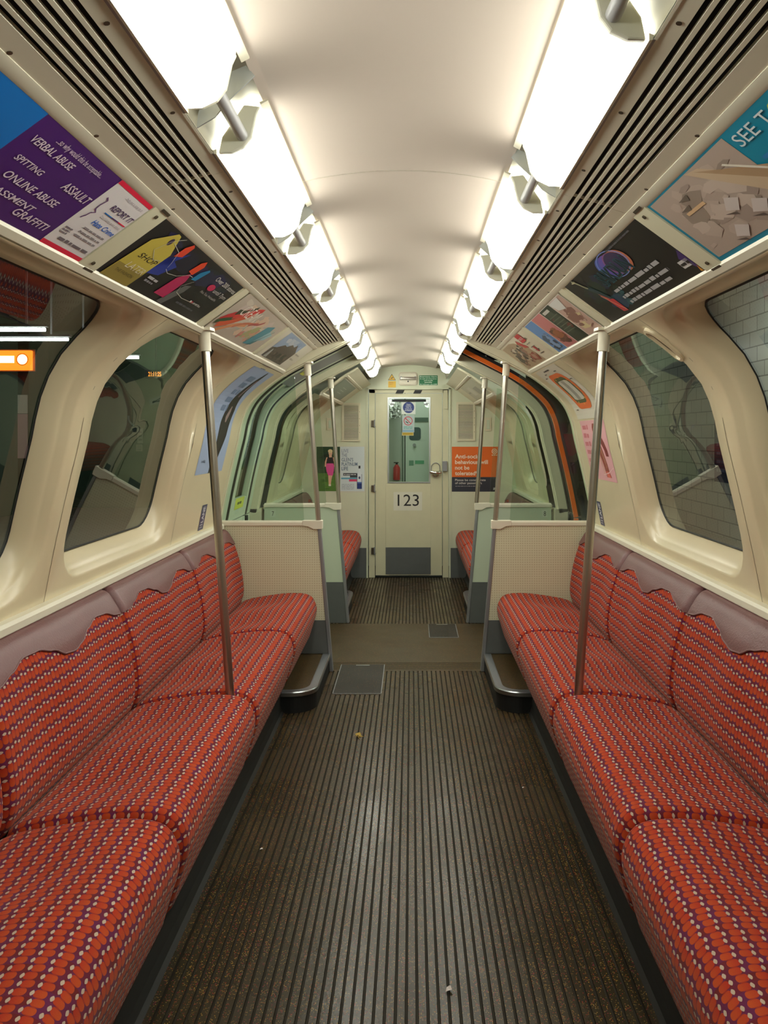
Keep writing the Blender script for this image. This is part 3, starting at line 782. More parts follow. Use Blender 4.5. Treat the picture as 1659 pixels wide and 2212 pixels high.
for sd in (-1, 1):
    s0_ = make_seat(sd, 3.693, lab[sd][0], seat_g[sd])
    for i in (1, 2, 3): dup(s0_, (0, -.897 * i, 0), lab[sd][i])
    for i in (0, 1):
        dup(s0_, (-.065 * sd, (5.845 if i == 0 else 6.74) - 3.693, 0),
            'red seat in the end bay %s, beyond the %s door' % ('against the end wall' if i else 'just behind the far screen', 'closed' if sd < 0 else 'open'), 'red seats in the end bay')

# ------------------------------------------------------------------ steps at the foot of the screens
def step(sd, y0, y1, rnd_at, label):
    t = thing('foot_step', (.52 * sd, (y0 + y1) / 2, 0), label, 'step', 'low steps beside the screens')
    def outline(ins):
        xi, xo, r = .440 + ins, .612, .125 - ins
        pts = []
        ya = y0 + (ins if rnd_at < 0 else 0); yb = y1 - (ins if rnd_at > 0 else 0)
        if rnd_at < 0:
            pts = [(xo, yb), (xi, yb)] + [(xi + r - r * math.cos(a), ya + r - r * math.sin(a)) for a in [math.pi / 2 * k / 10 for k in range(11)]] + [(xo, ya)]
        else:
            pts = [(xo, ya), (xi, ya)] + [(xi + r - r * math.cos(a), yb - r + r * math.sin(a)) for a in [math.pi / 2 * k / 10 for k in range(11)]] + [(xo, yb)]
        return [(x * sd, y) for x, y in pts]
    b = MB(); b.prism(outline(.008), 0, .082, black, 'Z'); b.build('riser', t)
    b = MB(); b.prism(outline(.040), .08, .1035, plainfl, 'Z'); tr = b.build('tread', t)
    b = MB(); o1, o2 = outline(0), outline(.042)
    Z = lambda l, z: [(x, y, z) for x, y in l]
    o3 = outline(.004)
    b.loops([Z(o2, .100), Z(o2, .1055), Z(o3, .1055), Z(o1, .101), Z(o1, .084), Z(o3, .080), Z(o2, .080)], alu)
    for q in range(4):
        a_ = outline(.010 + q * .008); c_ = outline(.013 + q * .008); b.loops([Z(a_, .106), Z(c_, .106)], greym, closed=False)
    b.build('nosing', t, smooth=True, angle=35)
step(-1, 3.885, 4.58, -1, 'black step with curved metal edge below the dotted screen, closed door side')
step(1, 3.885, 4.58, -1, 'black step with curved metal edge below the dotted screen, open door side')
step(-1, 5.82, 6.50, 1, 'metal-edged step in the end bay beyond the closed door')
step(1, 5.82, 6.50, 1, 'metal-edged step in the end bay beyond the open door')

# ------------------------------------------------------------------ floor hatches and litter
hm = floor_mat('hatch_rubber', (0.026, 0.023, 0.017, 1), 0.05, 0.55)
def hatch(x0, x1, y0, y1, label, lift_far=True):
    t = thing('floor_hatch', ((x0 + x1) / 2, (y0 + y1) / 2, 0), label, 'hatch', 'hatches let into the floor')
    b = MB(); b.box(x0, x1, y0, y1, -.002, .0022, hm)
    for i in range(1, int((x1 - x0) / GP)): b.box(x0 + i * GP - .002, x0 + i * GP + .002, y0 + .01, y1 - .03, .0022, .0036, hm)
    b.build('lid', t)
    b = MB()
    for a in ((x0 - .004, x0, y0, y1), (x1, x1 + .004, y0, y1), (x0, x1, y0 - .004, y0)): b.box(a[0], a[1], a[2], a[3], -.002, .003, greym)
    b.build('metal_edge', t)
    b = MB(); c = (x0 + x1) / 2; b.box(c - .07 + .03, c + .07 - .03, y1 - .022, y1 - .010, .0022, .004, alu); b.build('lift_bar', t)
hatch(-.385, -.135, 4.19, 4.72, 'grey ribbed floor hatch in the aisle near the closed door, with a metal lift bar')
b_ = MB()
hatch(-.03 + .18, .34, 5.36, 5.74, 'small grey floor hatch in front of the far open-door screen')
lf = MB(); leafm = mat('dry_leaf', srgb(176, 146, 58), .7)
lf.grid(lambda a, q: (-.235 + .02 + .04 * (a - .5) * (1 - abs(q - .5) * 1.6) + .012 * q, 3.60 + .035 * (q - .5), .003 + .008 * math.sin(3 * a + q * 2)), 6, 6, leafm)
lf.tube([(-.215, 3.585, .004), (-.205, 3.56, .004)], .0012, leafm, 5)
tag(lf.build('dry_leaf', recalc=False, smooth=True), 'small yellow dried leaf on the ribbed floor before the hatch', 'leaf')
papm = mat('scrap_paper', srgb(205, 196, 190), .7)
def scrap(x, y, s, label):
    b = MB(); b.grid(lambda a, q: (x + s * (a - .5) * (1 - .5 * q), y + s * (q - .5), .003 + s * .25 * abs(math.sin(2.2 * a + 3 * q))), 4, 4, papm)
    tag(b.build('paper_scrap', recalc=False), label, 'litter', 'scraps of paper on the floor')
scrap(.024 + (970 - 888) / 1197 * 1.35, 1725 * 1.35 / 1197, .017, 'torn white paper scrap, largest, on the floor nearest the viewer')
scrap(.024 + (565 - 888) / 893 * 1.35, 1725 * 1.35 / 893, .010, 'tiny white scrap on the floor by the plinth of the closed door side seats')
scrap(.024 + (1130 - 888) / 760 * 1.35, 1725 * 1.35 / 760, .008, 'tiny white scrap on the floor on the open door side')

# ------------------------------------------------------------------ overhead adverts
PA = Vector((.690, 1.7265)); PB = Vector((.530, 1.8435)); PH = (PB - PA).length
PT = (PB - PA) / PH; PN = Vector((-PT.y, PT.x)); PN = PN if PN.y < 0 else -PN      # towards the cabin
def on_ad(sd, y0, y1, dx=0, dz=0, PA=PA):
    """u runs the reading direction, 0..(y1-y0); v 0..PH upward"""
    def fn(u, v, d):
        q = PA + PT * v + PN * d
        return ((q.x + dx) * sd, (y0 + u) if sd < 0 else (y1 - u), q.y + dz)
    return fn
AG = 'advert cards in the overhead channel'
WHT = ink(228, 222, 218)
# purple hate-crime card (left, nearest)
y0, y1 = .88, 1.712; p = Print(on_ad(-1, y0, y1)); Y = lambda y: y - y0; T = lambda t: t * PH
p.rect(0, 0, y1 - y0, PH, ink(72, 24, 108), 0)
p.rect(0, 0, Y(1.218), PH, ink(0, 112, 196), 1)
p.rect(Y(1.53), 0, y1 - y0, PH, ink(226, 220, 222), 1); p.rect(Y(1.53), T(.948), y1 - y0, PH, ink(226, 20, 66), 2); p.rect(Y(1.53), 0, y1 - y0, T(.055), ink(226, 20, 66), 2)
LIL = ink(222, 206, 220)
p.text('...so why would this be acceptable...', Y(1.29), T(.865), .0125, LIL, 3, width=.182, shear=.15)
for txt, a, e, t, h in (('VERBAL ABUSE', 1.243, 1.388, .742, .0150), ('SPITTING', 1.255, 1.345, .545, .0120), ('ASSAULT', 1.414, 1.522, .568, .0185), ('ONLINE ABUSE', 1.275, 1.460, .368, .0155), ('HARASSMENT', 1.235, 1.425, .215, .013), ('GRAFFITI', 1.385, 1.508, .115, .0165)):
    p.text(txt, Y(a), T(t), h, LIL, 3, width=e - a, shear=.2, bold=.012)
p.text('...help put a stop to it', Y(1.60), T(.87), .007, ink(140, 130, 140), 3, width=.095, shear=.15)
p.text('REPORT IT', Y(1.596), T(.685), .0145, ink(70, 36, 90), 3, width=.112, shear=.2, bold=.014)
p.rect(Y(1.597), T(.618), Y(1.635), T(.632), ink(0, 112, 196), 3); p.rect(Y(1.635), T(.618), Y(1.67), T(.632), ink(72, 24, 108), 3); p.rect(Y(1.67), T(.618), Y(1.706), T(.632), ink(226, 20, 66), 3)
p.text("Don't keep quiet about", Y(1.600), T(.555), .0065, ink(150, 140, 145), 3, width=.10, shear=.15)
p.text('Hate Crime', Y(1.598), T(.445), .0135, ink(20, 100, 200), 3, width=.108, shear=.2, bold=.012)
for j, t in enumerate((.36, .30, .24)): p.greek(Y(1.595), T(t), .10, .005, ink(140, 132, 138), 3, j)
p.greek(Y(1.565), T(.12), .135, .008, ink(110, 100, 110), 3, 9)
for j, t in enumerate((.27, .235, .2)): p.greek(Y(1.545), T(t), .03, .004, ink(120, 110, 120), 3, 20 + j)
br = [(1.552, .77), (1.563, .74), (1.558, .66), (1.560, .60), (1.572, .57), (1.560, .54), (1.557, .49), (1.549, .44)]
p.line([(Y(a), T(t)) for a, t in br], .004, ink(110, 70, 120), 3)
tag(p.build('advert_card', recalc=False, weld=False), 'purple and blue overhead card listing kinds of abuse, with a white report panel', 'poster', AG)
# dark card with hanging price tags (left, second)
y0, y1 = 1.80, 2.64; p = Print(on_ad(-1, y0, y1)); Y = lambda y: y - y0
p.rect(0, 0, y1 - y0, PH, ink(16, 16, 22), 0)
p.blotch(.02, T(.5), .80, T(.99), [ink(22, 26, 62), ink(18, 20, 44), ink(16, 30, 40), ink(24, 24, 70)], 26, 1, 4, .05, .14)
def tagshape(pts, m, layer): p.poly([(Y(a), T(t)) for a, t in pts], m, layer)
tagshape([(1.95, 0.35), (2.04, .55), (2.09, .86), (2.02, .66)], ink(28, 52, 150), 2)
tagshape([(1.995, .30), (2.065, .36), (2.10, .60), (2.03, .68), (1.995, .60)], ink(28, 52, 150), 2)
tagshape([(1.825, 0.003), (1.995, 0.003), (2.003, .68), (1.945, .955), (1.925, .965), (1.849, .70)], ink(198, 180, 74), 3)
tagshape([(1.826, 0.004), (1.994, 0.004), (1.999, .26), (1.836, .26)], ink(150, 132, 60), 3.5)
p.ell(Y(1.931), T(.82), .011, .012, ink(60, 44, 70), 4); 
p.text('SHOP', Y(1.878), T(.43), .017, ink(40, 36, 26), 4, width=.115, shear=.2)
p.text('LATER', Y(1.878), T(.235), .020, ink(220, 212, 190), 4, width=.112, shear=.2)
p.text('THE FASHION', Y(1.858), T(.13), .010, ink(80, 72, 36), 4, width=.11, shear=.1)
tagshape([(2.020, .70), (2.062, .76), (2.062, .96), (2.045, 1.0 - .01), (2.022, .88)], ink(222, 62, 34), 4)
tagshape([(2.180, .66), (2.222, .64), (2.232, .84), (2.213, .93), (2.190, .86)], ink(226, 66, 30), 4)
tagshape([(2.150, .12), (2.235, .12), (2.236, .50), (2.213, .66), (2.165, .48)], ink(186, 26, 92), 3)
tagshape([(2.245, .58), (2.280, .60), (2.297, .84), (2.282, .86), (2.250, .74)], ink(24, 128, 178), 4)
tagshape([(2.215, .03), (2.262, .02), (2.300, .36), (2.300, .50), (2.262, .46)], ink(96, 98, 98), 3)
for pts in ([(1.93, .82), (1.96, .92), (1.99, .99)], [(1.93, .82), (1.905, .62), (1.955, .50), (2.0, .56)], [(1.95, .84), (2.02, .78), (2.05, .6), (2.06, .5)], [(2.06, .50), (2.09, .46), (2.15, .5), (2.21, .62), (2.25, .62)], [(2.28, .58), (2.24, .42), (2.26, .3), (2.33, .26), (2.42, .28), (2.52, .32)]):
    sm = []
    for a, e in zip(pts, pts[1:]): sm += [(a[0] + (e[0] - a[0]) * q / 4, a[1] + (e[1] - a[1]) * q / 4) for q in range(4)]
    p.line([(Y(a), T(t)) for a, t in sm], .0018, ink(190, 190, 180), 5)
p.text('Over 200 stores', Y(2.385), T(.79), .018, ink(214, 212, 206), 4, width=.235)
p.ell(Y(2.425), T(.66), .030, .013, ink(196, 20, 84), 4); p.text('until 7pm', Y(2.465), T(.615), .016, ink(206, 204, 200), 4, width=.145)
p.text('Mon, Tues, Wed and Fri', Y(2.39), T(.50), .009, ink(190, 188, 184), 4, width=.17)
p.rect(Y(2.405), T(.27), Y(2.418), T(.31), ink(230, 224, 220), 4); p.rect(Y(2.42), T(.27), Y(2.433), T(.31), ink(200, 30, 60), 4); p.greek(Y(2.44), T(.27), .075, .008, ink(150, 150, 150), 4, 3)
p.greek(Y(2.33), T(.15), .17, .007, ink(84, 88, 96), 4, 5); p.greek(Y(2.03), T(.26), .07, .009, ink(190, 190, 196), 4, 6); p.greek(Y(2.03), T(.2), .06, .007, ink(150, 150, 160), 4, 8)
tag(p.build('advert_card', recalc=False, weld=False), 'dark overhead card with a yellow price tag and smaller coloured tags', 'poster', AG)
# red and white painted-food card (left, third)
y0, y1 = 2.745, 3.575; p = Print(on_ad(-1, y0, y1)); Y = lambda y: y - y0
p.rect(0, 0, y1 - y0, PH, ink(188, 176, 162), 0)
p.blotch(.01, .02, .82, PH - .004, [ink(200, 184, 176), ink(206, 196, 180), ink(176, 178, 166), ink(214, 186, 160)], 34, 1, 5, .05, .16)
p.blotch(.36, .02, .60, .15, [ink(196, 130, 118), ink(206, 150, 130), ink(170, 170, 120)], 16, 2, 6, .08, .24)
for q, (u0_, v0_, u1_, v1_, wd_, c) in enumerate(((.03, .05, .20, .150, .040, (196, 40, 48)), (.02, .035, .19, .125, .022, (52, 84, 52)), (.10, .11, .25, .165, .030, (60, 66, 44)), (.06, .035, .30, .145, .030, (208, 88, 54)), (.12, .10, .33, .178, .026, (206, 60, 54)), (.10, .02, .34, .10, .020, (220, 150, 104)), (.22, .06, .44, .135, .014, (204, 120, 90)), (.36, .09, .50, .150, .012, (180, 90, 88)))):
    p.line([(u0_ + (u1_ - u0_) * k_ / 6, v0_ + (v1_ - v0_) * k_ / 6 + .008 * math.sin(k_ * .9 + q)) for k_ in range(7)], wd_, ink(*c), 3 + .1 * q)
p.text('CREAM', .13, .115, .055, ink(234, 226, 214), 4, width=.24, shear=.25)
p.poly([(.55, .02), (.66, .03), (.72, .09), (.69, .16), (.60, .14)], ink(84, 146, 160), 3); p.poly([(.64, .05), (.75, .08), (.78, .12), (.70, .13)], ink(150, 190, 196), 4)
p.line([(.60, .01), (.68, .07), (.76, .14)], .004, ink(90, 90, 80), 5)
tag(p.build('advert_card', recalc=False, weld=False), 'pale overhead card with red peppers and a turquoise patch', 'poster', AG)
# castle card (left, fourth) -> plain generic hill-and-building photograph
y0, y1 = 3.665, 4.505; p = Print(on_ad(-1, y0, y1)); Y = lambda y: y - y0
p.rect(0, 0, y1 - y0, PH, ink(214, 208, 190), 0); p.rect(.075, T(.06), .60, T(.965), ink(150, 170, 196), 1)
p.blotch(.08, T(.62), .59, T(.95), [ink(176, 188, 204), ink(140, 162, 192), ink(190, 196, 206)], 14, 2, 3, .06, .2)
p.poly([(.076, T(.07)), (.599, T(.07)), (.599, T(.58)), (.52, T(.70)), (.46, T(.82)), (.43, T(.70)), (.36, T(.74)), (.30, T(.60)), (.24, T(.62)), (.15, T(.45)), (.076, T(.40))], ink(92, 82, 74), 3)
p.blotch(.08, T(.08), .59, T(.45), [ink(110, 98, 86), ink(70, 62, 54), ink(124, 104, 90), ink(60, 64, 52)], 30, 4, 4, .03, .12)
p.poly([(.10, T(.08)), (.17, T(.08)), (.14, T(.34)), (.12, T(.38))], ink(176, 180, 176), 5.5)
p.greek(.63, T(.35), .10, .012, ink(176, 168, 150), 3, 2); p.greek(.63, T(.55), .12, .010, ink(170, 162, 150), 3, 3)
tag(p.build('advert_card', recalc=False, weld=False), 'cream-bordered overhead card with a photograph of a dark hill under blue sky', 'poster', AG)
# teal card (right, nearest)
y0, y1 = .86, 1.712; p = Print(on_ad(1, y0, y1)); Y = lambda y: y1 - y
p.rect(0, 0, y1 - y0, PH, ink(0, 132, 164), 0)
p.rect(Y(1.700), T(.06), Y(1.31), T(.975), ink(176, 158, 146), 1)
p.rect(Y(1.31), T(.06), Y(1.02), T(.52), ink(176, 158, 146), 1)
p.blotch(.02, T(.08), Y(1.32), T(.95), [ink(186, 168, 156), ink(160, 142, 132), ink(196, 178, 166), ink(150, 134, 122)], 44, 1.6, 8, .04, .18)
p.blotch(Y(1.31), T(.08), Y(1.03), T(.50), [ink(180, 160, 140), ink(140, 104, 76), ink(110, 84, 66)], 18, 1.6, 9, .06, .2)
p.poly([(Y(1.44), T(.93)), (Y(1.49), T(.97)), (Y(1.30), T(.16)), (Y(1.22), T(.20))], ink(198, 174, 146), 3); p.poly([(Y(1.46), T(.93)), (Y(1.40), T(.80)), (Y(1.16), T(.30)), (Y(1.25), T(.24))], ink(172, 142, 110), 3.2)
p.poly([(Y(1.38), T(.80)), (Y(1.373), T(.81)), (Y(1.26), T(.44)), (Y(1.267), T(.43))], ink(228, 220, 206), 4)
for q, (yy, t) in enumerate(((1.41, .28), (1.53, .16), (1.47, .44))):
    p.poly([(Y(yy + .035), T(t)), (Y(yy), T(t - .07)), (Y(yy - .035), T(t + .04)), (Y(yy), T(t + .12))], ink(206, 194, 190), 4); p.poly([(Y(yy + .05), T(t - .03)), (Y(yy + .01), T(t - .11)), (Y(yy + .015), T(t - .06))], ink(98, 84, 78), 4)
for yy, t in ((1.63, .70), (1.60, .80)): p.poly([(Y(yy), T(t)), (Y(yy - .05), T(t + .02)), (Y(yy - .04), T(t - .05))], ink(110, 98, 88), 4)
p.rect(Y(1.62), T(.62), Y(1.53), T(.66), ink(214, 178, 138), 4)
p.text('SEE T', Y(1.292), T(.80), .0255, ink(214, 222, 226), 4, width=.115); p.text('O', Y(1.168), T(.80), .0255, ink(206, 206, 70), 4, width=.03)
p.text('BELIEVE', Y(1.13), T(.80), .0255, ink(214, 222, 226), 4, width=.19); p.greek(Y(1.28), T(.60), .2, .010, ink(40, 120, 180), 4, 4)
tag(p.build('advert_card', recalc=False, weld=False), 'teal overhead card with a beige room photograph and white SEE lettering', 'poster', AG)
# dark neon card (right, second)
y0, y1 = 1.80, 2.63; p = Print(on_ad(1, y0, y1)); Y = lambda y: y1 - y
p.rect(0, 0, y1 - y0, PH, ink(18, 18, 20), 0)
p.blotch(.03, T(.30), .40, T(.90), [ink(20, 34, 40), ink(24, 44, 52), ink(26, 30, 60), ink(20, 42, 34)], 22, 1, 3, .08, .24)
p.blotch(.14, T(.04), .36, T(.45), [ink(30, 70, 84), ink(36, 84, 92), ink(28, 56, 84)], 14, 2, 5, .1, .3)
for q, c in enumerate(((70, 90, 170), (96, 80, 170), (140, 86, 140), (190, 110, 80))): p.ell(Y(2.20 - .035 * q), T(.77 - .01 * q), .070, .040, ink(*c), 2.6 + q * .1)
p.ell(Y(2.12), T(.755), .072, .036, ink(52, 40, 84), 3.2); p.ring(Y(2.15), T(.76), .105, .112, ink(120, 140, 210), 3.4, k=.42); 
p.text('SAIKDUN', Y(2.345), T(.555), .050, ink(24, 84, 96), 3.9, width=.285, bold=.045); p.text('SAIKDUN', Y(2.343), T(.56), .048, ink(14, 22, 34), 4.4, width=.28)
for txt, a, e, t in ((0, 2.335, 1.93, .395), (1, 2.332, 1.927, .245), (2, 2.323, 1.965, .125)): p.greek(Y(a), T(t), a - e, .0125, ink(176, 176, 180), 4, 30 + txt)
p.greek(Y(2.10), T(.94), .22, .006, ink(84, 84, 90), 4, 40)
p.rect(Y(1.865), T(.15), Y(1.81), T(.27), ink(206, 204, 204), 4); p.greek(Y(1.862), T(.19), .05, .008, ink(30, 30, 34), 5, 5); p.poly([(Y(1.84), T(.30)), (Y(1.803), T(.02)), (Y(1.803), T(.42))], ink(66, 40, 110), 4); p.poly([(Y(1.815), T(.03)), (Y(1.803), T(.01)), (Y(1.803), T(.13))], ink(206, 140, 40), 5)
p.line([(Y(2.53), T(.99)), (Y(2.505), T(.88)), (Y(2.49), T(.78)), (Y(2.465), T(.66))], .010, ink(150, 150, 120), 4)
for q in range(4): p.line([(Y(2.51), T(.93)), (Y(2.545 - .012 * q), T(.95 + .015 * (q % 2)))], .004, ink(200, 196, 160), 4.5)
p.poly([(Y(2.47), T(.68)), (Y(2.445), T(.66)), (Y(2.42), T(.34)), (Y(2.44), T(.30))], ink(196, 96, 80), 4); p.poly([(Y(2.45), T(.40)), (Y(2.40), T(.35)), (Y(2.40), T(.06)), (Y(2.44), T(.08))], ink(186, 44, 56), 4.3); p.line([(Y(2.46), T(.5)), (Y(2.42), T(.2)), (Y(2.40), T(.09))], .004, ink(230, 170, 140), 5); p.poly([(Y(2.49), T(.72)), (Y(2.45), T(.72)), (Y(2.40), T(.38)), (Y(2.42), T(.36))], ink(30, 60, 70), 4.6)
tag(p.build('advert_card', recalc=False, weld=False), 'black overhead card with a glowing egg-shaped picture and three lines of white print', 'poster', AG)
# striped landscapes card (right, third)
y0, y1 = 2.75, 3.575; p = Print(on_ad(1, y0, y1)); Y = lambda y: y1 - y
p.rect(0, 0, y1 - y0, PH, ink(222, 216, 206), 0)
bands = [(3.570, 3.385, [(96, 140, 196), (130, 160, 200), (70, 92, 120), (60, 70, 90)]), (3.375, 3.178, [(196, 120, 120), (120, 74, 62), (96, 62, 50), (150, 90, 60)]), (3.168, 2.972, [(52, 62, 50), (44, 54, 44), (110, 50, 44), (58, 70, 56)]), (2.962, 2.758, [(160, 130, 120), (196, 164, 150), (140, 100, 90), (210, 196, 150)])]
for q, (a, e, cs) in enumerate(bands):
    p.rect(Y(a), .004, Y(e), PH - .004, ink(*cs[0 if q in (0, 1) else 1]), 1)
    p.blotch(Y(a) + .002, .006, Y(e) - .002, PH * (.62 if q < 2 else .97), [ink(*c) for c in cs[1:]], 26, 2, 50 + q, .12, .42)
for q in range(6): p.rect(Y(3.15) + .008, T(.30 + .085 * q), Y(2.99), T(.30 + .085 * q) + .004, ink(96, 108, 92), 4)
p.rect(Y(3.14), T(.86), Y(3.03), T(.93), ink(196, 194, 186), 4)
p.poly([(Y(2.96), T(.97)), (Y(2.80), T(.97)), (Y(2.84), T(.70)), (Y(2.94), T(.76))], ink(214, 214, 210), 4)
tag(p.build('advert_card', recalc=False, weld=False), 'overhead card made of four slanting strips of landscape photographs', 'poster', AG)
# cream card with city collage (right, fourth)
y0, y1 = 3.665, 4.505; p = Print(on_ad(1, y0, y1)); Y = lambda y: y1 - y
p.rect(0, 0, y1 - y0, PH, ink(214, 204, 180), 0)
p.poly([(.02, T(.03)), (.60, T(.03)), (.56, T(.60)), (.40, T(.88)), (.30, T(.95)), (.02, T(.94))], ink(176, 152, 122), 1)
p.blotch(.04, T(.05), .52, T(.85), [ink(88, 82, 72), ink(110, 96, 84), ink(196, 186, 168), ink(150, 110, 92), ink(74, 70, 64)], 44, 2, 60, .03, .13, asp=.5)
p.blotch(.36, T(.05), .60, T(.45), [ink(150, 70, 60), ink(110, 104, 80), ink(170, 130, 110)], 14, 4, 61, .08, .3)
p.rect(.58, T(.72), .70, T(.99), ink(190, 40, 50), 5); p.text('MACK', .585, T(.80), .016, ink(240, 230, 220), 6, width=.11); p.rect(.715, T(.74), .74, T(.80), ink(110, 96, 80), 5)
p.poly([(.50, T(.90)), (.60, T(.55)), (.52, T(.58)), (.46, T(.80))], ink(186, 60, 60), 5)
p.rect(.66, T(.32), .70, T(.50), ink(186, 50, 56), 5)
for q in range(4): p.greek(.62 + .01 * q, T(.62 - .13 * q), .10, .006, ink(120, 110, 96), 5, 70 + q)
tag(p.build('advert_card', recalc=False, weld=False), 'cream overhead card with a jumbled town collage and small red blocks', 'poster', AG)
# plain retaining plates between the first and second cards
for sd in (-1, 1):
    fn = on_ad(sd, 1.712, 1.80)
    b = MB(); b.grid(lambda a, q: fn(.002 + .084 * a, -.006 + (PH + .014) * q, .004), 1, 1, cream2); 
    b.v += []; 
    R = [[fn(.002, -.006, h), fn(.086, -.006, h), fn(.086, PH + .008, h), fn(.002, PH + .008, h)] for h in (-.002, .004)]
    b.loops(R, cream2)
    for v in (.015, PH - .012):
        q0, q1 = fn(.044, v, .004), fn(.044, v, .007); b.tube([q0, q1], .005, dirt, 10)
    for v in (-.010, PH + .006): b.grid(lambda a, q: fn(.030 + .05 * a, v + .008 * q, .0062), 1, 1, dirt)
    tag(b.build('retaining_plate', recalc=False, weld=False), 'screwed cream plate between the %s cards' % ('purple and price-tag' if sd < 0 else 'teal and black'), 'plate', 'screwed plates between overhead cards')
    for yj in (2.69, 3.62):
        fn2 = on_ad(sd, yj - .030, yj + .030)
        b = MB(); R = [[fn2(.0, -.004, h), fn2(.06, -.004, h), fn2(.06, PH + .004, h), fn2(.0, PH + .004, h)] for h in (-.002, .003)]; b.loops(R, cream2, cap=True)
        tag(b.build('divider_strip', recalc=False, weld=False), 'cream strip between %s on the %s' % (('price-tag and red pepper cards' if sd < 0 else 'black and striped landscape cards') if yj < 3 else ('red pepper and dark hill cards' if sd < 0 else 'striped landscape and town collage cards'), 'closed door side' if sd < 0 else 'open door side'), 'strip', 'strips between overhead cards')
# end bay cards
for sd in (-1, 1):
    p = Print(on_ad(sd, 5.95, 7.15, -.07, -.055))
    p.rect(0, .01, 1.2, PH - .01, ink(120, 132, 118) if sd < 0 else ink(186, 184, 162), 0)
    if sd < 0:
        for q in range(3): p.rect(.45, .06 + .03 * q, .75, .066 + .03 * q, ink(170, 180, 166), 1)
        p.rect(.0, PH - .012, 1.2, PH - .004, ink(206, 206, 190), 1)
    else:
        p.rect(.30, .05, .55, .15, ink(200, 198, 182), 1); p.rect(.65, .04, .95, .12, ink(150, 150, 136), 1); p.greek(.1, .09, .16, .02, ink(140, 140, 126), 1, 3)
    tag(p.build('advert_card', recalc=False, weld=False), ('plain grey-green card over the end bay beyond the closed door' if sd < 0 else 'pale faded card over the end bay beyond the open door'), 'poster', 'overhead cards in the end bay')

# ------------------------------------------------------------------ posters curving up the wall
def on_wall(sd, y0, y1, s0):
    return lambda u, v, d: W.P((y0 + u) if sd < 0 else (y1 - u), s0 + v, -d, sd)
sA, sB = W.s_of_z(1.163), W.s_of_z(1.69); HH = sB - sA
y0, y1 = 3.83, 4.375; p = Print(on_wall(-1, y0, y1, sA)); Wd = y1 - y0
p.rect(0, 0, Wd, HH, ink(158, 176, 208), 0, 2, 26)
pts = [(0, .245, .335), (.06, .25, .36), (.12, .26, .40), (.2, .27, .455), (.28, .275, .48), (.34, .29, .485), (.40, .30, .455), (.46, .32, .43), (.52, .345, .42), (.58, .37, .415), (.62, .39, .41)]
p.strip([(v, a, b) for v, a, b in pts], ink(40, 34, 36), 1)
p.strip([(.27, .36, .38), (.30, .34, .40), (.33, .36, .41), (.36, .38, .40)], ink(150, 132, 130), 2); p.strip([(.42, .37, .385), (.48, .38, .395), (.55, .395, .405)], ink(196, 160, 170), 2)
for q in range(5): p.greek(.17, .33 - .0 + .05 * q - .0, .13, .036, ink(112, 134, 168), 2, 80 + q)
p.greek(.10, .655, .20, .014, ink(70, 64, 80), 2, 90); p.greek(.14, .64 - .012, .12, .008, ink(120, 130, 156), 2, 91)
for q in range(3): p.greek(.10, .22 - .02 * q, .11, .008, ink(128, 146, 180), 2, 95 + q)
p.text('bioeffect', .06, .060, .016, ink(60, 66, 90), 2, width=.08)
tag(p.build('curved_poster', recalc=False, weld=False), 'blue-grey poster with a dark bottle curving up the wall beside the closed door', 'poster', 'posters curving up the walls')
# route map, right
sM = W.s_of_z(1.445); y0, y1 = 3.84, 4.42; p = Print(on_wall(1, y0, y1, sM)); Wd = y1 - y0; HM = sB - sM + .02
p.rect(0, 0, Wd, HM, ink(214, 208, 192), 0, 2, 16)
cx, cy, hx_, hy_, rr_ = .30, .18, .19, .125, .10
def loop(ix, iy, r):
    o = []
    for (sx, sy, a0) in ((1, -1, -90), (1, 1, 0), (-1, 1, 90), (-1, -1, 180)):
        for k_ in range(7):
            a = math.radians(a0 + 15 * k_); o.append((cx + sx * (ix - r) + r * math.cos(a), cy + sy * (iy - r) + r * math.sin(a)))
    return o
FN = p.fn
p.loops([[FN(u, v, .0022) for u, v in loop(hx_, hy_, .09)], [FN(u, v, .0022) for u, v in loop(hx_ - .055, hy_ - .04, .07)]], ink(226, 112, 58))
p.loops([[FN(u, v, .0024) for u, v in loop(hx_ - .045, hy_ - .03, .06)], [FN(u, v, .0024) for u, v in loop(hx_ - .075, hy_ - .055, .04)]], ink(90, 96, 66))
p.rect(cx - .115, cy - .07, cx + .115, cy + .07, ink(206, 204, 190), 2, 4, 4); p.rect(cx - .04, cy - .068, cx + .03, cy + .068, ink(162, 158, 148), 3, 1, 4)
for q in range(9):
    a = 2 * math.pi * q / 9; p.ell(cx + .155 * math.cos(a), cy + .098 * math.sin(a), .007, .007, ink(232, 190, 60), 4, 8)
for q, (u, v) in enumerate(((.05, .29), (.14, .315), (.40, .315), (.50, .05), (.06, .05), (.50, .24))): p.greek(u, v, .055, .008, ink(96, 92, 88), 2, 110 + q)
p.greek(.20, .335, .16, .010, ink(60, 56, 56), 2, 120)
tag(p.build('route_map', recalc=False, weld=False), 'white curved line map with an orange ring, above the pink poster', 'map')
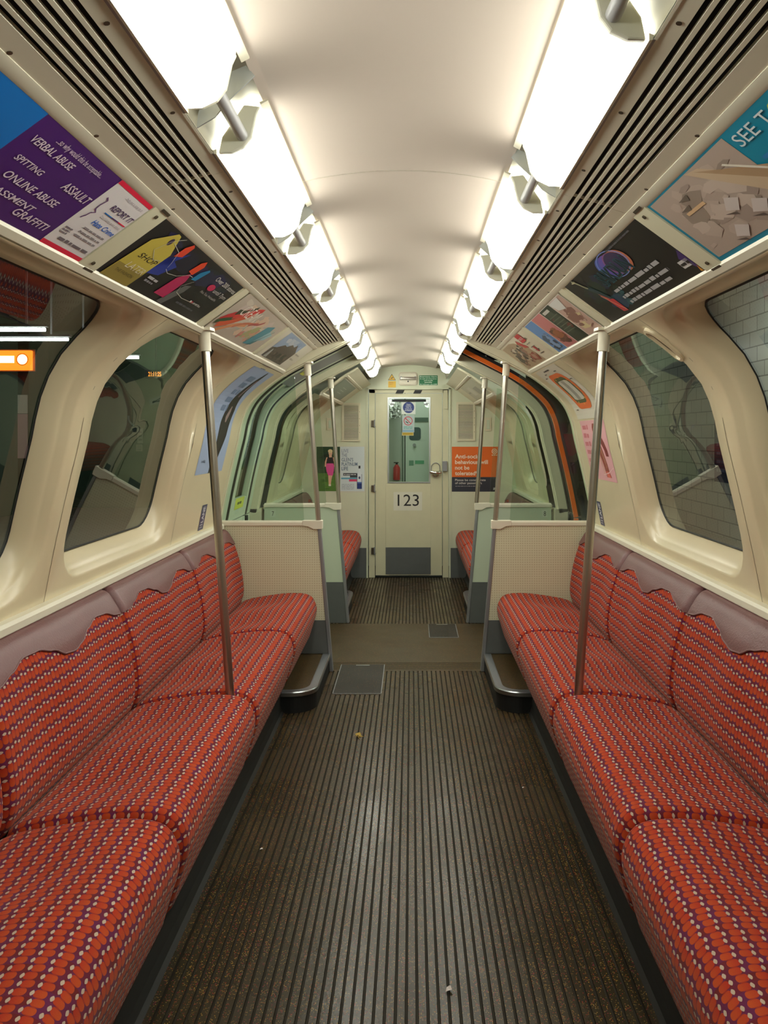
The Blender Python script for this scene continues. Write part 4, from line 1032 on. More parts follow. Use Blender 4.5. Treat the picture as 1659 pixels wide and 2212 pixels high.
# pink poster, right
sP0, sP1 = W.s_of_z(1.125), W.s_of_z(1.435); y0, y1 = 3.86, 4.40; p = Print(on_wall(1, y0, y1, sP0)); HP = sP1 - sP0
p.rect(0, 0, .54, HP, ink(226, 170, 176), 0, 2, 12)
p.strip([(.02, .36, .45), (.05, .35, .43), (.09, .34, .42), (.16, .30, .39), (.22, .27, .36), (.28, .26, .335), (.30, .28, .32)], ink(150, 70, 60), 1)
p.strip([(.02, .37, .44), (.05, .355, .425)], ink(216, 100, 90), 1.6)
p.strip([(.13, .44, .49), (.16, .43, .49), (.20, .39, .46), (.25, .34, .40)], ink(130, 52, 56), 1.2); p.strip([(.11, .24, .28), (.15, .23, .28), (.2, .25, .29)], ink(150, 70, 80), 1.2)
p.strip([(.03, .325, .333), (.1, .30, .315), (.2, .275, .30), (.26, .268, .288)], ink(214, 170, 140), 2); p.strip([(.07, .40, .405), (.16, .36, .368), (.23, .32, .33)], ink(220, 180, 150), 2)
for q in range(5): p.greek(.04, .27 - .045 * q, .13, .026, ink(206, 120, 130), 2, 130 + q)
p.line([(.30, .03), (.42, .045), (.53, .075)], .005, ink(238, 200, 200), 2)
tag(p.build('curved_poster', recalc=False, weld=False), 'pink poster of a brown figure on the wall beside the open door', 'poster', 'posters curving up the walls')
# small dark vertical notices above the sill rail
for sd in (-1, 1):
    s0 = W.s_of_z(.862); ya, yb = (4.12, 4.22) if sd < 0 else (4.34, 4.43)
    p = Print(on_wall(sd, ya, yb, s0)); p.rect(0, 0, yb - ya, .135, ink(66, 62, 98), 0, 1, 4)
    p.text('LANE', .072, .04, .045, ink(220, 216, 226), 1, width=.085, vertical=True, bold=.02); p.greek(.02, .012, .05, .006, ink(190, 190, 200), 1, 4); p.greek(.02, .025, .05, .006, ink(190, 190, 200), 1, 5)
    tag(p.build('notice', recalc=False, weld=False), 'small dark violet upright notice on the wall %s' % ('below the blue-grey bottle poster' if sd < 0 else 'below the pink poster'), 'notice', 'small violet notices above the sill rail')
# oval pull handle on the right pillar
t = thing('oval_grip', (W.P(2.6, W.s_of_z(1.6), 0, 1)), 'cream oval pull grip on the pillar between the tiled wall windows', 'grip')
b = MB(); sa, sb2 = W.s_of_z(1.585), W.s_of_z(1.682)
def hl(ins, d): return [W.P(y, s, d, 1) for y, s in rr(2.408 + ins, 2.474 - ins, sa + ins, sb2 - ins, .033 - ins, 6, 5)]
b.loops([hl(0, .0), hl(.002, -.010), hl(.012, -.012), hl(.016, -.006), hl(.016, -.002)], cream, cap=True); b.build('rim', t, smooth=True, angle=60, recalc=False)
b = MB(); b.loops([hl(.020, -.0022), hl(.020, -.004)], dirt, cap=True); b.build('recess', t, recalc=False)

# ------------------------------------------------------------------ things on the end wall
def louvre(u0, u1, v0, v1, label):
    t = thing('louvre_vent', ((EX(u0) + EX(u1)) / 2, ye, EZ(v1)), label, 'vent', 'louvred vents on the end wall')
    b = MB(); m_ = .020
    for a in ((EX(u0) - m_, EX(u0), EZ(v1) - m_, EZ(v0) + m_), (EX(u1), EX(u1) + m_, EZ(v1) - m_, EZ(v0) + m_), (EX(u0), EX(u1), EZ(v1) - m_, EZ(v1)), (EX(u0), EX(u1), EZ(v0), EZ(v0) + m_)):
        b.box(a[0], a[1], ye - .009, ye, a[2], a[3], cream2)
    for q in range(4): b.tube([(EX(u1) + .010, ye - .011, EZ(v0 + (v1 - v0) * (.2 + .2 * q))), (EX(u1) + .010, ye - .006, EZ(v0 + (v1 - v0) * (.2 + .2 * q)))], .003, dirt, 8)
    b.build('frame', t)
    b = MB(); n = 24; hz_ = EZ(v0) - EZ(v1)
    for i in range(n):
        z = EZ(v1) + hz_ * (i + .25) / n; b.prism([(ye - .006, z), (ye - .002, z), (ye - .001, z + hz_ / n * .62), (ye - .004, z + hz_ / n * .62)], EX(u0), EX(u1), cream2, 'X')
    b.build('slats', t)
    b = MB(); b.box(EX(u0), EX(u1), ye - .0012, ye - .0004, EZ(v1), EZ(v0), darkgap); b.build('backing', t)
louvre(743, 774.5, 875, 949, 'louvred vent above the lawn and bottle poster')
louvre(990, 1022, 873, 948, 'louvred vent above the orange poster')
for u0, u1, v0, v1, l in ((706, 722, 903, 929, 'small pale service plate beside the louvre over the bottle poster'), (1047, 1061, 902, 931, 'small pale service plate beside the louvre over the orange poster')):
    b = MB(); b.box(EX(u0), EX(u1), ye - .008, ye, EZ(v1), EZ(v0), cream2); b.box(EX(u0 + 4), EX(u1 - 3), ye - .011, ye - .008, EZ(v1 - 4), EZ(v0 + 5), greenish)
    tag(b.build('service_plate', bevel=.002), l, 'plate', 'service plates on the end wall')
# lawn and bottle poster
p = Print(on_end(684, 1061)); X = lambda u: px(u - 684); Zp = lambda v: px(1061 - v)
p.rect(px(-2), px(-3), X(789), Zp(963), ink(208, 208, 188), 0)
p.rect(0, 0, X(734.5), Zp(965), ink(34, 66, 36), 1)
p.blotch(X(685), Zp(1020), X(734), Zp(966), [ink(26, 52, 30), ink(44, 80, 44), ink(30, 60, 42), ink(22, 40, 24)], 24, 2, 3, .08, .22)
p.rect(0, 0, X(734.5), Zp(1022), ink(84, 124, 50), 2.6); p.blotch(X(685), Zp(1060), X(734), Zp(1023), [ink(94, 136, 54), ink(74, 112, 46), ink(88, 124, 60)], 14, 2.8, 4, .1, .3)
sk = ink(226, 178, 150)
p.strip([(Zp(1050), X(710), X(714)), (Zp(1044), X(710), X(715)), (Zp(1034), X(709.5), X(716.5)), (Zp(1025), X(709), X(719))], sk, 4); p.rect(X(710), Zp(1050), X(715), Zp(1046), ink(226, 220, 206), 4.5)
p.strip([(Zp(1027), X(709), X(719)), (Zp(1018), X(705.5), X(721)), (Zp(1008), X(704), X(722)), (Zp(1001), X(706), X(720))], ink(224, 84, 156), 5)
p.strip([(Zp(1002), X(706), X(720)), (Zp(993), X(706), X(720)), (Zp(988), X(708), X(719))], ink(36, 28, 32), 4.6)
p.line([(X(707), Zp(988)), (X(703.5), Zp(998)), (X(703), Zp(1008))], px(3), sk, 4.4); p.line([(X(719), Zp(988)), (X(723), Zp(998)), (X(723), Zp(1008))], px(3), sk, 4.4)
p.rect(X(711), Zp(989), X(717), Zp(983), sk, 4.5); p.ell(X(714), Zp(978.5), px(4.2), px(6), sk, 5); p.ell(X(713.6), Zp(974.6), px(5), px(4.2), ink(226, 206, 160), 5.4)
p.rect(X(735), 0, X(787), Zp(965), ink(206, 216, 218), 1)
for q, (txt, wd) in enumerate((('LIVE', 15), ('THE', 12), ("GLEN'S", 25), ('PLATINUM', 34), ('LIFE', 14))): p.text(txt, X(738), Zp(977.5 + 9.6 * q), px(7.6), ink(70 + 18 * (4 - q), 96 + 14 * (4 - q), 124 + 12 * (4 - q)), 2, width=px(wd), bold=.01)
p.rect(X(741.5), Zp(1027.5), X(772), Zp(1022), ink(56, 60, 66), 2); p.rect(X(756), Zp(1031.5), X(772), Zp(1027), ink(56, 60, 66), 2); p.rect(X(737), Zp(1035), X(771), Zp(1031.8), ink(90, 160, 186), 2.2); p.rect(X(754), Zp(1040), X(771), Zp(1035.2), ink(220, 70, 110), 2.2)
p.greek(X(743), Zp(1026), px(26), px(2), ink(200, 204, 206), 3, 1)
for q in range(5): p.greek(X(738), Zp(1047 + 2.6 * q), px(27), px(1.4), ink(160, 170, 178), 2, q)
p.strip([(Zp(1056), X(771.5), X(781.5)), (Zp(1030), X(771.5), X(781.5)), (Zp(1023), X(772), X(781)), (Zp(1018), X(775), X(778.5)), (Zp(1006), X(775), X(778.2))], ink(214, 222, 228), 4)
p.rect(X(774.6), Zp(1012), X(778.6), Zp(1006), ink(28, 30, 36), 5); p.rect(X(771.5), Zp(1056), X(781.5), Zp(1041), ink(34, 56, 120), 5); p.rect(X(771.5), Zp(1044), X(781.5), Zp(1041), ink(90, 120, 180), 5.4)
for u in (771.3, 781): p.rect(X(u), Zp(1056), X(u + .8), Zp(1024), ink(30, 38, 66), 5.6)
p.ell(X(776.5), Zp(1032), px(2), px(3), ink(60, 70, 100), 6)
tag(p.build('poster', recalc=False, weld=False), 'end wall poster of a person in a pink skirt on a lawn, and a bottle', 'poster', 'posters on the end wall')
# orange poster
p = Print(on_end(976, 1062)); X = lambda u: px(u - 976); Zp = lambda v: px(1062 - v)
p.rect(0, 0, X(1077), Zp(965), ink(50, 54, 66), 0); p.rect(0, Zp(1030.5), X(1077), Zp(965), ink(224, 106, 34), 1)
CRM = ink(240, 226, 204)
for q, (txt, wd) in enumerate((('Anti-social', 55), ('behaviour will', 71), ('not be', 31), ('tolerated*', 49))): p.text(txt, X(983), Zp(990 + 12.1 * q), px(8.4), CRM, 2, width=px(wd), bold=.022)
p.text('Please be considerate', X(983), Zp(1039), px(4.6), ink(214, 212, 208), 2, width=px(66), bold=.008); p.text('of other passengers', X(983), Zp(1045.6), px(4.6), ink(214, 212, 208), 2, width=px(58), bold=.008)
p.greek(X(983.5), Zp(1051), px(54), px(1.6), ink(150, 150, 154), 2, 7)
p.ring(X(1068), Zp(975), px(4.6), px(5.8), CRM, 2); p.ring(X(1068), Zp(975), px(1.6), px(2.9), CRM, 2); p.greek(X(1062), Zp(984), px(12), px(1.8), CRM, 2, 8)
p.text('SPT', X(1065), Zp(1058), px(4.5), ink(220, 220, 220), 2, width=px(9), shear=.2, bold=.03)
tag(p.build('poster', recalc=False, weld=False), 'orange and slate poster saying anti-social behaviour will not be tolerated', 'poster', 'posters on the end wall')
# yellow warning sign
p = Print(on_end(838, 837)); X = lambda u: px(u - 838); Zp = lambda v: px(837 - v)
p.poly([(X(838), Zp(821.5)), (X(855), Zp(821.5)), (X(846.5), Zp(807.5))], ink(40, 36, 20), 0); p.poly([(X(839.4), Zp(820.6)), (X(853.6), Zp(820.6)), (X(846.5), Zp(809.2))], ink(226, 178, 30), 1)
p.poly([(X(844), Zp(817.5)), (X(848.5), Zp(814.5)), (X(849.5), Zp(815.5)), (X(845.5), Zp(818.5))], ink(40, 36, 20), 2)
p.rect(X(838.6), 0, X(855), Zp(823.5), ink(222, 178, 36), 1); p.greek(X(841.5), Zp(827.5), px(9), px(1.2), ink(180, 110, 30), 2, 1); p.greek(X(841.5), Zp(831), px(8), px(1), ink(190, 130, 30), 2, 2)
tag(p.build('warning_sign', recalc=False, weld=False), 'yellow triangle camera warning sign above the end door', 'sign')
# green alarm notice
p = Print(on_end(905.5, 832)); X = lambda u: px(u - 905.5); Zp = lambda v: px(832 - v)
p.rect(0, 0, X(945.5), Zp(811), ink(22, 118, 72), 0); GW_ = ink(206, 232, 210)
for txt, v, wd, h in (('Emergency Alarm', 815.2, 37, 2.9), ('In case of emergency', 819.2, 36, 2.2), ('pull handle', 823, 19, 2.3), ('penalty', 827, 16, 2.8), ('for improper use £200', 831.2, 37, 2.2)): p.text(txt, X(925.5), Zp(v), px(h), GW_, 1, width=px(wd), center=True, bold=.02)
tag(p.build('alarm_notice', recalc=False, weld=False), 'green emergency alarm notice above the end door', 'sign')
# alarm handle
t = thing('emergency_alarm', (EX(881.5), ye, EZ(832)), 'white emergency alarm handle housing with a chrome bar above the end door', 'alarm')
b = MB()
def rrect(x0, x1, z0, z1, r): return [(x, z) for x, z in rr(x0, x1, z0, z1, r, 3, 5)]
l0 = rrect(EX(861), EX(902), EZ(833), EZ(803.5), .03); l1 = rrect(EX(864), EX(899), EZ(830), EZ(806), .025); l2 = rrect(EX(866.5), EX(896.5), EZ(825), EZ(807.5), .02)
F_ = lambda l, d: [(x, ye - d, z) for x, z in l]
b.loops([F_(l0, 0), F_(l0, .006), F_(l1, .016), F_(l2, .014), F_(l2, .003)], white, cap=True); b.build('housing', t, smooth=True, angle=40)
b = MB(); b.box(EX(864.5), EX(899), ye - .036, ye - .014, EZ(820), EZ(814.5), chrome); b.box(EX(864.5), EX(868.5), ye - .036, ye - .012, EZ(820), EZ(813.5), greym); b.box(EX(895), EX(899), ye - .036, ye - .012, EZ(820), EZ(813.5), greym); b.build('pull_bar', t, bevel=.003)
b = MB(); b.tube([(EX(881.5), ye - .010, EZ(824.2)), (EX(881.5), ye - .019, EZ(824.2))], px(1.6), black, 14); b.build('reset_keyhole', t)
# stickers on the door
p = Print(on_end(867, 894.5, yd + .012)); X = lambda u: px(u - 867); Zp = lambda v: px(894.5 - v)
p.rect(0, 0, X(897.5), Zp(865), ink(214, 222, 214), 0); p.ell(X(882.5), Zp(880), px(12.2), px(12.2), ink(26, 52, 122), 1, 40)
for q, (txt, wd) in enumerate((('Open', 9.5), ('window', 13), ('only to', 12), ('improve', 15), ('ventilation', 18))): p.text(txt, X(882.5), Zp(874.4 + 3.3 * q), px(2.2), ink(220, 228, 234), 2, width=px(wd), center=True, bold=.02)
tag(p.build('window_sticker', recalc=False, weld=False), 'white sticker with a blue disc at the top of the end door window', 'sticker', 'stickers on the end door window')
p = Print(on_end(867, 942, yd + .012)); X = lambda u: px(u - 867); Zp = lambda v: px(942 - v)
p.rect(X(869), Zp(934), X(895), Zp(897), ink(170, 186, 186), 0); p.rect(X(868), Zp(941), X(893.5), Zp(934), ink(190, 178, 120), 0); p.rect(X(870), Zp(939.5), X(892), Zp(934.8), ink(176, 148, 34), 1)
p.ring(X(881.5), Zp(909), px(8.2), px(9.6), ink(196, 34, 56), 2); p.line([(X(875.6), Zp(903)), (X(887.4), Zp(915))], px(1.6), ink(196, 34, 56), 2.4); p.line([(X(876.5), Zp(910.5)), (X(882), Zp(914))], px(1.8), ink(40, 40, 44), 2.2)
for q in range(2): p.greek(X(872), Zp(923 + 3 * q), px(19), px(1.8), ink(90, 170, 160), 1, q)
p.rect(X(870), Zp(933), X(894), Zp(928.5), ink(130, 168, 190), 1)
tag(p.build('window_sticker', recalc=False, weld=False), 'no-smoking sticker with a red crossed ring on the end door window', 'sticker', 'stickers on the end door window')
p = Print(on_end(851, 1058.5, yd)); X = lambda u: px(u - 851); Zp = lambda v: px(1058.5 - v)
p.rect(0, 0, X(881), Zp(1047), ink(20, 112, 74), 0); p.rect(X(881), 0, X(911.5), Zp(1047), ink(196, 30, 46), 0)
for u, a, c_, wd in ((866, 'Emergency Door', 'to next car', 26), (896, 'Do not use when', 'train is in motion', 27)):
    p.text(a, X(u), Zp(1051.6), px(2.6), ink(214, 230, 216), 1, width=px(wd), center=True, bold=.02); p.text(c_, X(u), Zp(1056.6), px(2.6), ink(214, 230, 216), 1, width=px(wd * .8), center=True, bold=.02)
tag(p.build('door_notice', recalc=False, weld=False), 'green and red emergency door notice above the number 123', 'sign')
# stickers around the vestibule
p = Print(lambda u, v, d: A.P(5.13 + u, A.s_of_z(.865) + v, d0 - d, -1)); p.rect(.03, .0, .30, .075, ink(206, 216, 70), 0, 1, 2); p.greek(.10, .03, .12, .022, ink(90, 96, 40), 1, 4)
tag(p.build('door_sticker', recalc=False, weld=False), 'yellow-green sticker low on the closed door leaf', 'sticker', 'yellow stickers on the closed door')
p = Print(lambda u, v, d: A.P(5.16 + u, A.s_of_z(1.72) + v, d0 - d, -1)); p.rect(.03, .0, .20, .06, ink(206, 206, 70), 0, 1, 2); p.greek(.06, .02, .10, .02, ink(150, 150, 60), 1, 4)
tag(p.build('door_sticker', recalc=False, weld=False), 'faint yellow sticker high on the closed door leaf', 'sticker', 'yellow stickers on the closed door')
for sd, txt in ((-1, '7'), (1, '8')):
    p = Print(lambda u, v, d: (.985 * sd + u, Y_FAR - .0131 - d, .775 + v)); p.rect(-.012, -.008, .028, .045, ink(204, 214, 196), 0); p.text(txt, 0, 0, .034, ink(60, 62, 58), 1, width=.016)
    tag(p.build('number_label', recalc=False, weld=False), 'small number %s label on the %s far screen' % (('seven', 'closed door side') if sd < 0 else ('eight', 'open door side')), 'label', 'number labels on the far screens')

# ------------------------------------------------------------------ next carriage seen through the end door
nc = MB(); yn = 8.35
nc.box(-.75, -.045, yn, yn + .03, 0, 2.1, mat('next_car_panel', srgb(196, 202, 194), .4)); nc.box(-.035, .75, yn - .012, yn + .03, 0, 1.735, mat('next_car_door', srgb(204, 214, 204), .4)); nc.box(-.035, .75, yn, yn + .03, 1.735, 2.1, MATS['next_car_panel'])
nc.box(-.75, -.72, ye + .06, yn, 0, 2.1, MATS['next_car_panel']); nc.box(.72, .75, ye + .06, yn, 0, 2.1, MATS['next_car_panel']); nc.box(-.75, .75, ye + .06, yn + .03, 2.1, 2.13, MATS['next_car_panel']); nc.box(-.75, .75, ye + .06, yn, -.03, 0, dark)
structure(nc.build('wall_far', weld=False))
S2 = (yn) / 1725
def NX(u): return (u - 888) * S2 + .024
def NZ(v): return 1.35 - (v - 943) * S2
def NBox(b, u0, u1, v0, v1, d0_, d1_, m): b.box(NX(u0), NX(u1), yn - d1_, yn - d0_, NZ(v1), NZ(v0), m)
t = thing('carriage_door', (.2, yn, 0), 'pale green door of the next carriage seen through the end door window', 'door')
b = MB(); l = rr(NX(884), NX(909), NZ(951), NZ(923), .03, 3, 5); b.loops([[(x, yn - .013, z) for x, z in l], [(x, yn - .017, z) for x, z in l]], mat('dark_window', srgb(70, 88, 92), .2), cap=True); b.build('window', t)
b = MB(); b.tube([(NX(895), yn - .012, NZ(961.5)), (NX(895), yn - .03, NZ(961.5))], .018, greym, 16); b.build('lock', t)
b = MB(); NBox(b, 868.5, 871, 908, 1040, .012, .02, mat('green_rubber', srgb(90, 110, 98), .5)); NBox(b, 896, 925, 902, 911, .0, .02, MATS['green_rubber']); b.build('seal_strip', t)
b = MB(); NBox(b, 883.5, 893.5, 994.5, 1005.5, .012, .015, ink(110, 150, 130)); NBox(b, 896.5, 916, 994.5, 1002, .012, .015, ink(96, 168, 130)); b.build('stickers', t)
t = thing('fire_extinguisher', (NX(857), yn - .06, NZ(1040)), 'red fire extinguisher seen through the end door window', 'fire extinguisher')
b = MB(); x_ = NX(857); b.tube([(x_, yn - .05, NZ(1036)), (x_, yn - .05, NZ(1010)), (x_, yn - .05, NZ(1003))], [.036, .036, .014], mat('red_enamel', srgb(190, 50, 52), .35), 16); b.build('cylinder', t, smooth=True, angle=50)
b = MB(); b.tube([(x_, yn - .05, NZ(1003)), (x_, yn - .05, NZ(999))], .012, black, 10); b.box(x_ - .03, x_ + .02, yn - .06, yn - .04, NZ(1000), NZ(998), black); b.build('valve', t)
t = thing('reflection_sheet', (-.2, yn - .05, 1.6), 'added crumpled silver sheet imitating a reflection in the end door window', 'sheet')  # bumpy silver sheet standing in for a crinkled reflection
b = MB(); rnd = random.Random(5)
hf = {}
def glint(a, q):
    k_ = (round(a * 12), round(q * 14)); hf.setdefault(k_, rnd.uniform(-.03, .03))
    return (NX(841 + 25 * a), yn - .08 + hf[k_] - .14 * (1 - q), NZ(908 - 38 * q - 6 * a))
b.grid(glint, 12, 14, mat('glint', srgb(228, 230, 226), .32, .7)); b.build('sheet', t)
t = thing('fill_lamp', (0, 8.0, 2.08), 'added lamp brightening the view through the end door window', 'lamp')  # added lamp, brightens the space behind the end door
b = MB(); b.box(-.25, .25, 7.85, 8.05, 2.07, 2.095, mat('fill_diffuser', (1, 1, .96, 1), .4, emit=10)); b.build('diffuser', t)

# ------------------------------------------------------------------ the station outside
pg = mat('platform_grey', srgb(150, 146, 132), .7, noise=.12, nscale=4); gw = mat('green_wall', srgb(74, 98, 80), .3, noise=.1, nscale=2); dk = mat('tunnel_dark', srgb(30, 34, 34), .8, noise=.2, nscale=2)
b = MB(); b.box(-7.0, -1.32, -4, 15.5, -.12, -.03, pg); structure(b.build('platform_left'), 'grey platform outside the closed door side', 'platform')
b = MB(); b.box(1.32, 4.6, -4, 26, -.12, -.03, pg); structure(b.build('platform_right'), 'grey platform outside the open door', 'platform')
b = MB(); b.box(-7.1, -1.32, 15.5, 15.7, -.1, 3.4, gw); structure(b.build('wall_green'))
b = MB(); b.box(-7.2, -7.0, -4, 15.7, -.1, 3.4, gw); b.box(-7.2, -1.2, -4, 15.7, 3.4, 3.5, dk); structure(b.build('wall_platform'))
b = MB(); b.box(4.3, 4.5, -4, 17.2, -.1, 3.3, tiles); structure(b.build('wall_tiled'))
b = MB(); b.box(1.2, 4.6, -4, 27, 3.3, 3.4, dk); b.box(1.2, 9, 26, 26.2, -.1, 3.4, dk); structure(b.build('wall_tunnel'))
def tube_lamp(x, y0_, y1_, z, strength, label):
    t = thing('tube_lamp', (x, (y0_ + y1_) / 2, z), label, 'tube lamp', 'station tube lamps')
    b = MB(); b.tube([(x, y0_, z), (x, y1_, z)], .02, mat('tube_%g' % strength, (.95, 1, .98, 1), .4, emit=strength), 10); b.build('tube', t)
    b = MB(); b.box(x - .05, x + .05, y0_ - .05, y1_ + .05, z + .025, z + .06, white)
    for yy in (y0_ + .2, y1_ - .2): b.box(x - .012, x + .012, yy - .012, yy + .012, z + .06, z + .5, greym)
    b.build('batten', t)
def cross_tube(x0_, x1_, y, z, label):
    t = thing('tube_lamp', ((x0_ + x1_) / 2, y, z), label, 'tube lamp', 'station tube lamps')
    b = MB(); b.tube([(x0_, y, z), (x1_, y, z)], .02, mat('tube_%g' % TUBE, (.95, 1, .98, 1), .4, emit=TUBE), 10); b.build('tube', t)
    b = MB(); b.box(x0_ - .03, x1_ + .03, y - .04, y + .04, z + .03, z + .06, dk); b.box(x0_ + .2, x0_ + .22, y - .01, y + .01, z + .06, 3.4, greym); b.box(x1_ - .22, x1_ - .2, y - .01, y + .01, z + .06, 3.4, greym); b.build('batten', t)
cross_tube(-5.1, -4.10, 9.0, 2.555, 'station tube lamp just above the glowing orange sign')
cross_tube(-5.4, -4.27, 10.0, 2.567, 'station tube lamp second behind the glowing orange sign')
cross_tube(-4.7, -3.73, 11.0, 2.44, 'station tube lamp above the orange digital clock')
tube_lamp(3.5, 3.6, 6.6, 3.0, TUBE * 4.0, 'added tube lamp brightening tiles beyond the open door side window nearest the viewer')  # added to brighten the upper tiles outside the nearest window
tube_lamp(2.9, 7.0, 9.0, 2.78, TUBE * 4.0, 'added tube lamp brightening the tiled wall')  # added to light the tiled wall
tube_lamp(2.4, 14.0, 15.0, 2.9, TUBE * 1.2, 'added tube lamp brightening the person in the red shirt')  # added to brighten the person on the platform
# lit orange sign, digital clock, help-point notices, wall papers on the left platform
def at(u, v, Yd): return ((u - 888) / 1725 * Yd + .024, Yd, 1.35 - (v - 943) / 1725 * Yd)
t = thing('lit_sign', at(20, 778, 8), 'glowing orange station sign through the nearest window', 'sign')
b = MB(); x0_, _, z0_ = at(-120, 799, 8); x1_, _, z1_ = at(70, 757, 8); b.box(x0_, x1_ - .02, 8, 8.05, z0_, z1_, mat('sign_glow', (1, .16, .012, 1), .4, emit=3.2)); b.build('sign_face', t)
p = Print(lambda u, v, d: (x0_ + u, 8 - d, z0_ + v)); p.ring(.78, .105, .055, .06, black, 1); p.ell(.78, .105, .05, .05, mat('sign_white', (1, .8, .45, 1), .4, emit=4), 1); p.rect(.2, .07, .70, .14, MATS['sign_white'], 1); p.build('lettering', t, recalc=False)
b = MB(); b.box(x0_ - .02, x1_ + .004, 8.05, 8.07, z0_ - .01, z1_ + .015, greym); b.box(x0_ + .3, x0_ + .33, 8.14, 8.17, z1_, 3.4, greym); b.build('casing', t)
t = thing('platform_clock', at(335, 808, 13), 'orange digital clock showing 21:11:25 through the window', 'clock')
cx_, _, cz_ = at(335, 808, 13)
b = MB(); b.box(cx_ - .16, cx_ + .16, 13, 13.1, cz_ - .07, cz_ + .07, black); b.box(cx_ - .01, cx_ + .01, 13.03, 13.06, cz_ + .07, 3.4, black); b.build('casing', t)
p = Print(lambda u, v, d: (cx_ - .11 + u, 13 - d, cz_ - .035 + v)); p.text('21:11:25', 0, 0, .07, mat('led_orange', (1, .28, .02, 1), .4, emit=3), 3, width=.21, bold=.01); p.build('digits', t, recalc=False)
for u0, u1, v0, v1, c_, l in ((276, 291, 898, 920, (150, 178, 160), 'white telephone symbol on the green station wall'), (273, 287, 925, 957, (84, 112, 94), 'outlined help panel below the telephone symbol on the green station wall'), (297, 309, 925, 958, (150, 160, 140), 'pale upright notice beside the help panel on the green station wall'), (294, 308, 960, 975, (160, 164, 140), 'pale square notice lowest on the green station wall')):
    a = at(u0, v1, 15.5); e = at(u1, v0, 15.5)
    p = Print(lambda u, v, d: (a[0] + u, 15.496 - d, a[2] + v)); wd, ht = e[0] - a[0], e[2] - a[2]
    if 'telephone' in l: p.line([(wd * (.15 + .75 * k_ / 8) - wd * .3 * math.sin(math.pi * k_ / 8), ht * (1 - k_ / 8)) for k_ in range(9)], .035, ink(*c_), 1)
    elif 'outlined' in l:
        p.rect(0, 0, wd, ht, ink(150, 178, 160), 0); p.rect(.012, .012, wd - .012, ht - .012, ink(*c_), 1)
    else:
        p.rect(0, 0, wd, ht, ink(*c_), 0)
        for k_ in range(3): p.rect(.02, ht * (.2 + .25 * k_), wd - .02, ht * (.28 + .25 * k_), ink(100, 116, 100), 1)
    tag(p.build('wall_notice', recalc=False, weld=False), l, 'notice', 'notices on the green station wall')
for v0, v1, c_, l in ((853, 893, (196, 190, 176), 'pale sheet on the station wall through the nearest window, above a pink one'), (894, 990, (196, 156, 156), 'pink sheet on the station wall through the nearest window')):
    a = at(38, v1, 12.5); e = at(58, v0, 12.5); b = MB(); b.box(a[0], e[0] , 12.5, 12.53, a[2], e[2], ink(*c_)); b.box(a[0] - .01, e[0] + .01, 12.53, 12.56, -.03, 3.4, gw)
    tag(b.build('wall_sheet'), l, 'sheet', 'sheets on the station wall')
# dark poster and bench on the tiled right-hand platform wall
a = (4.297, 10.2); p = Print(lambda u, v, d: (4.298 - d, 11.25 - u, .72 + v)); p.rect(0, 0, .8, 1.0, ink(50, 52, 84), 0)
for q in range(7): p.greek(.08, .86 - .12 * q, .6, .05, ink(120, 122, 150), 1, 200 + q)
tag(p.build('station_poster', recalc=False, weld=False), 'dark blue poster with pale lines on the tiled station wall', 'poster')

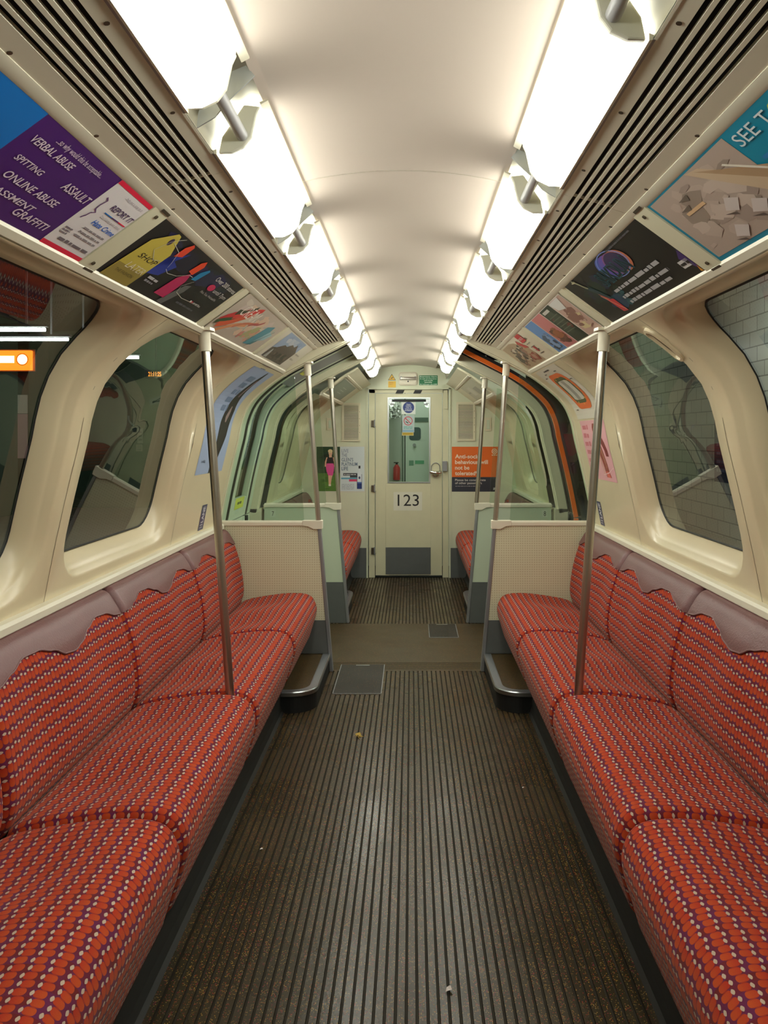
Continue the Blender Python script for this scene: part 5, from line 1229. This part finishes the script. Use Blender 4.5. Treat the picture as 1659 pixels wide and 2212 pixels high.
# person waiting on the platform, seen through the open doorway
def person(x, y, zf, label):
    t = thing('person', (x, y, zf), label, 'person')
    def skin(verts, edges, rads, m, name, sub_=2):
        me = bpy.data.meshes.new(name); me.from_pydata(verts, edges, []); me.materials.append(m)
        o = bpy.data.objects.new(name, me); C.objects.link(o); o.parent = t
        sk_ = o.modifiers.new('skin', 'SKIN'); sk_.use_smooth_shade = True
        for i, r_ in enumerate(rads): me.skin_vertices[0].data[i].radius = (r_ if isinstance(r_, tuple) else (r_, r_))
        me.skin_vertices[0].data[0].use_root = True
        ss_ = o.modifiers.new('sub', 'SUBSURF'); ss_.levels = sub_; ss_.render_levels = sub_
        return o
    skm = mat('skin_tone', srgb(150, 112, 92), .6); shm = mat('red_shirt', srgb(196, 84, 84), .8); trm = mat('dark_trousers', srgb(40, 42, 48), .8); hrm = mat('dark_hair', srgb(36, 30, 28), .7)
    V = [(0, 0, .93), (0, 0, 1.15), (0, 0, 1.38), (0, 0, 1.46), (0, -.01, 1.52), (0, -.015, 1.60), (0, -.01, 1.69)]
    E_ = [(0, 1), (1, 2), (2, 3), (3, 4), (4, 5), (5, 6)]; R = [(.15, .10), (.14, .10), (.15, .10), (.055, .055), (.058, .062), (.075, .09), (.06, .075)]
    for s_ in (-1, 1):
        i = len(V); V += [(.09 * s_, 0, .88), (.10 * s_, 0, .48), (.10 * s_, .01, .09), (.115 * s_, -.13, .035)]; E_ += [(0, i), (i, i + 1), (i + 1, i + 2), (i + 2, i + 3)]; R += [.085, .06, .042, .035]
        j = len(V); V += [(.175 * s_, 0, 1.40), (.215 * s_, .02, 1.12), (.225 * s_, -.04, .87), (.222 * s_, -.07, .80)]; E_ += [(2, j), (j, j + 1), (j + 1, j + 2), (j + 2, j + 3)]; R += [.055, .043, .033, .03]
        h = len(V) - 1
        for f_ in range(4):
            k0 = len(V); V += [(.205 * s_ + .0115 * f_ * s_, -.085 + .008 * f_, .755 - .004 * (f_ % 2)), (.200 * s_ + .0115 * f_ * s_, -.095 + .008 * f_, .725)]; E_ += [(h, k0), (k0, k0 + 1)]; R += [.009, .008]
        k0 = len(V); V += [(.195 * s_, -.11, .785), (.190 * s_, -.118, .76)]; E_ += [(h, k0), (k0, k0 + 1)]; R += [.010, .009]
    k0 = len(V); V += [(0, -.108, 1.595)]; E_ += [(5, k0)]; R += [.012]
    skin(V, E_, R, skm, 'body')
    SV = [(0, 0, .90), (0, 0, 1.15), (0, 0, 1.37), (0, 0, 1.43)]; SE = [(0, 1), (1, 2), (2, 3)]; SR = [(.18, .125), (.165, .12), (.175, .12), (.07, .07)]
    for s_ in (-1, 1):
        j = len(SV); SV += [(.18 * s_, 0, 1.39), (.215 * s_, .015, 1.17)]; SE += [(2, j), (j, j + 1)]; SR += [.068, .062]
    skin(SV, SE, SR, shm, 'shirt')
    TV = [(0, 0, .93)]; TE = []; TR = [(.165, .115)]
    for s_ in (-1, 1):
        i = len(TV); TV += [(.09 * s_, 0, .84), (.10 * s_, 0, .48), (.10 * s_, .01, .08)]; TE += [(0, i), (i, i + 1), (i + 1, i + 2)]; TR += [.10, .078, .065]
    skin(TV, TE, TR, trm, 'trousers')
    skin([(0, .02, 1.64), (0, .005, 1.70), (0, -.03, 1.725)], [(0, 1), (1, 2)], [(.08, .075), (.078, .075), (.06, .05)], hrm, 'hair')
    for s_ in (-1, 1):
        b = MB(); b.tube([(x + .028 * s_, y - .092, zf + 1.625), (x + .028 * s_, y - .101, zf + 1.625)], .008, black, 8); b.build('eye', t)
    b = MB(); b.box(x - .022, x + .022, y - .102, y - .09, zf + 1.548, zf + 1.556, mat('lips', srgb(140, 70, 66), .6)); b.build('mouth', t)
    return t
person(3.42, 17.0, -.03, 'person in a red shirt and dark trousers standing on the platform outside the open door')

for o in bpy.data.objects:
    if '_o' in o: del o['_o']
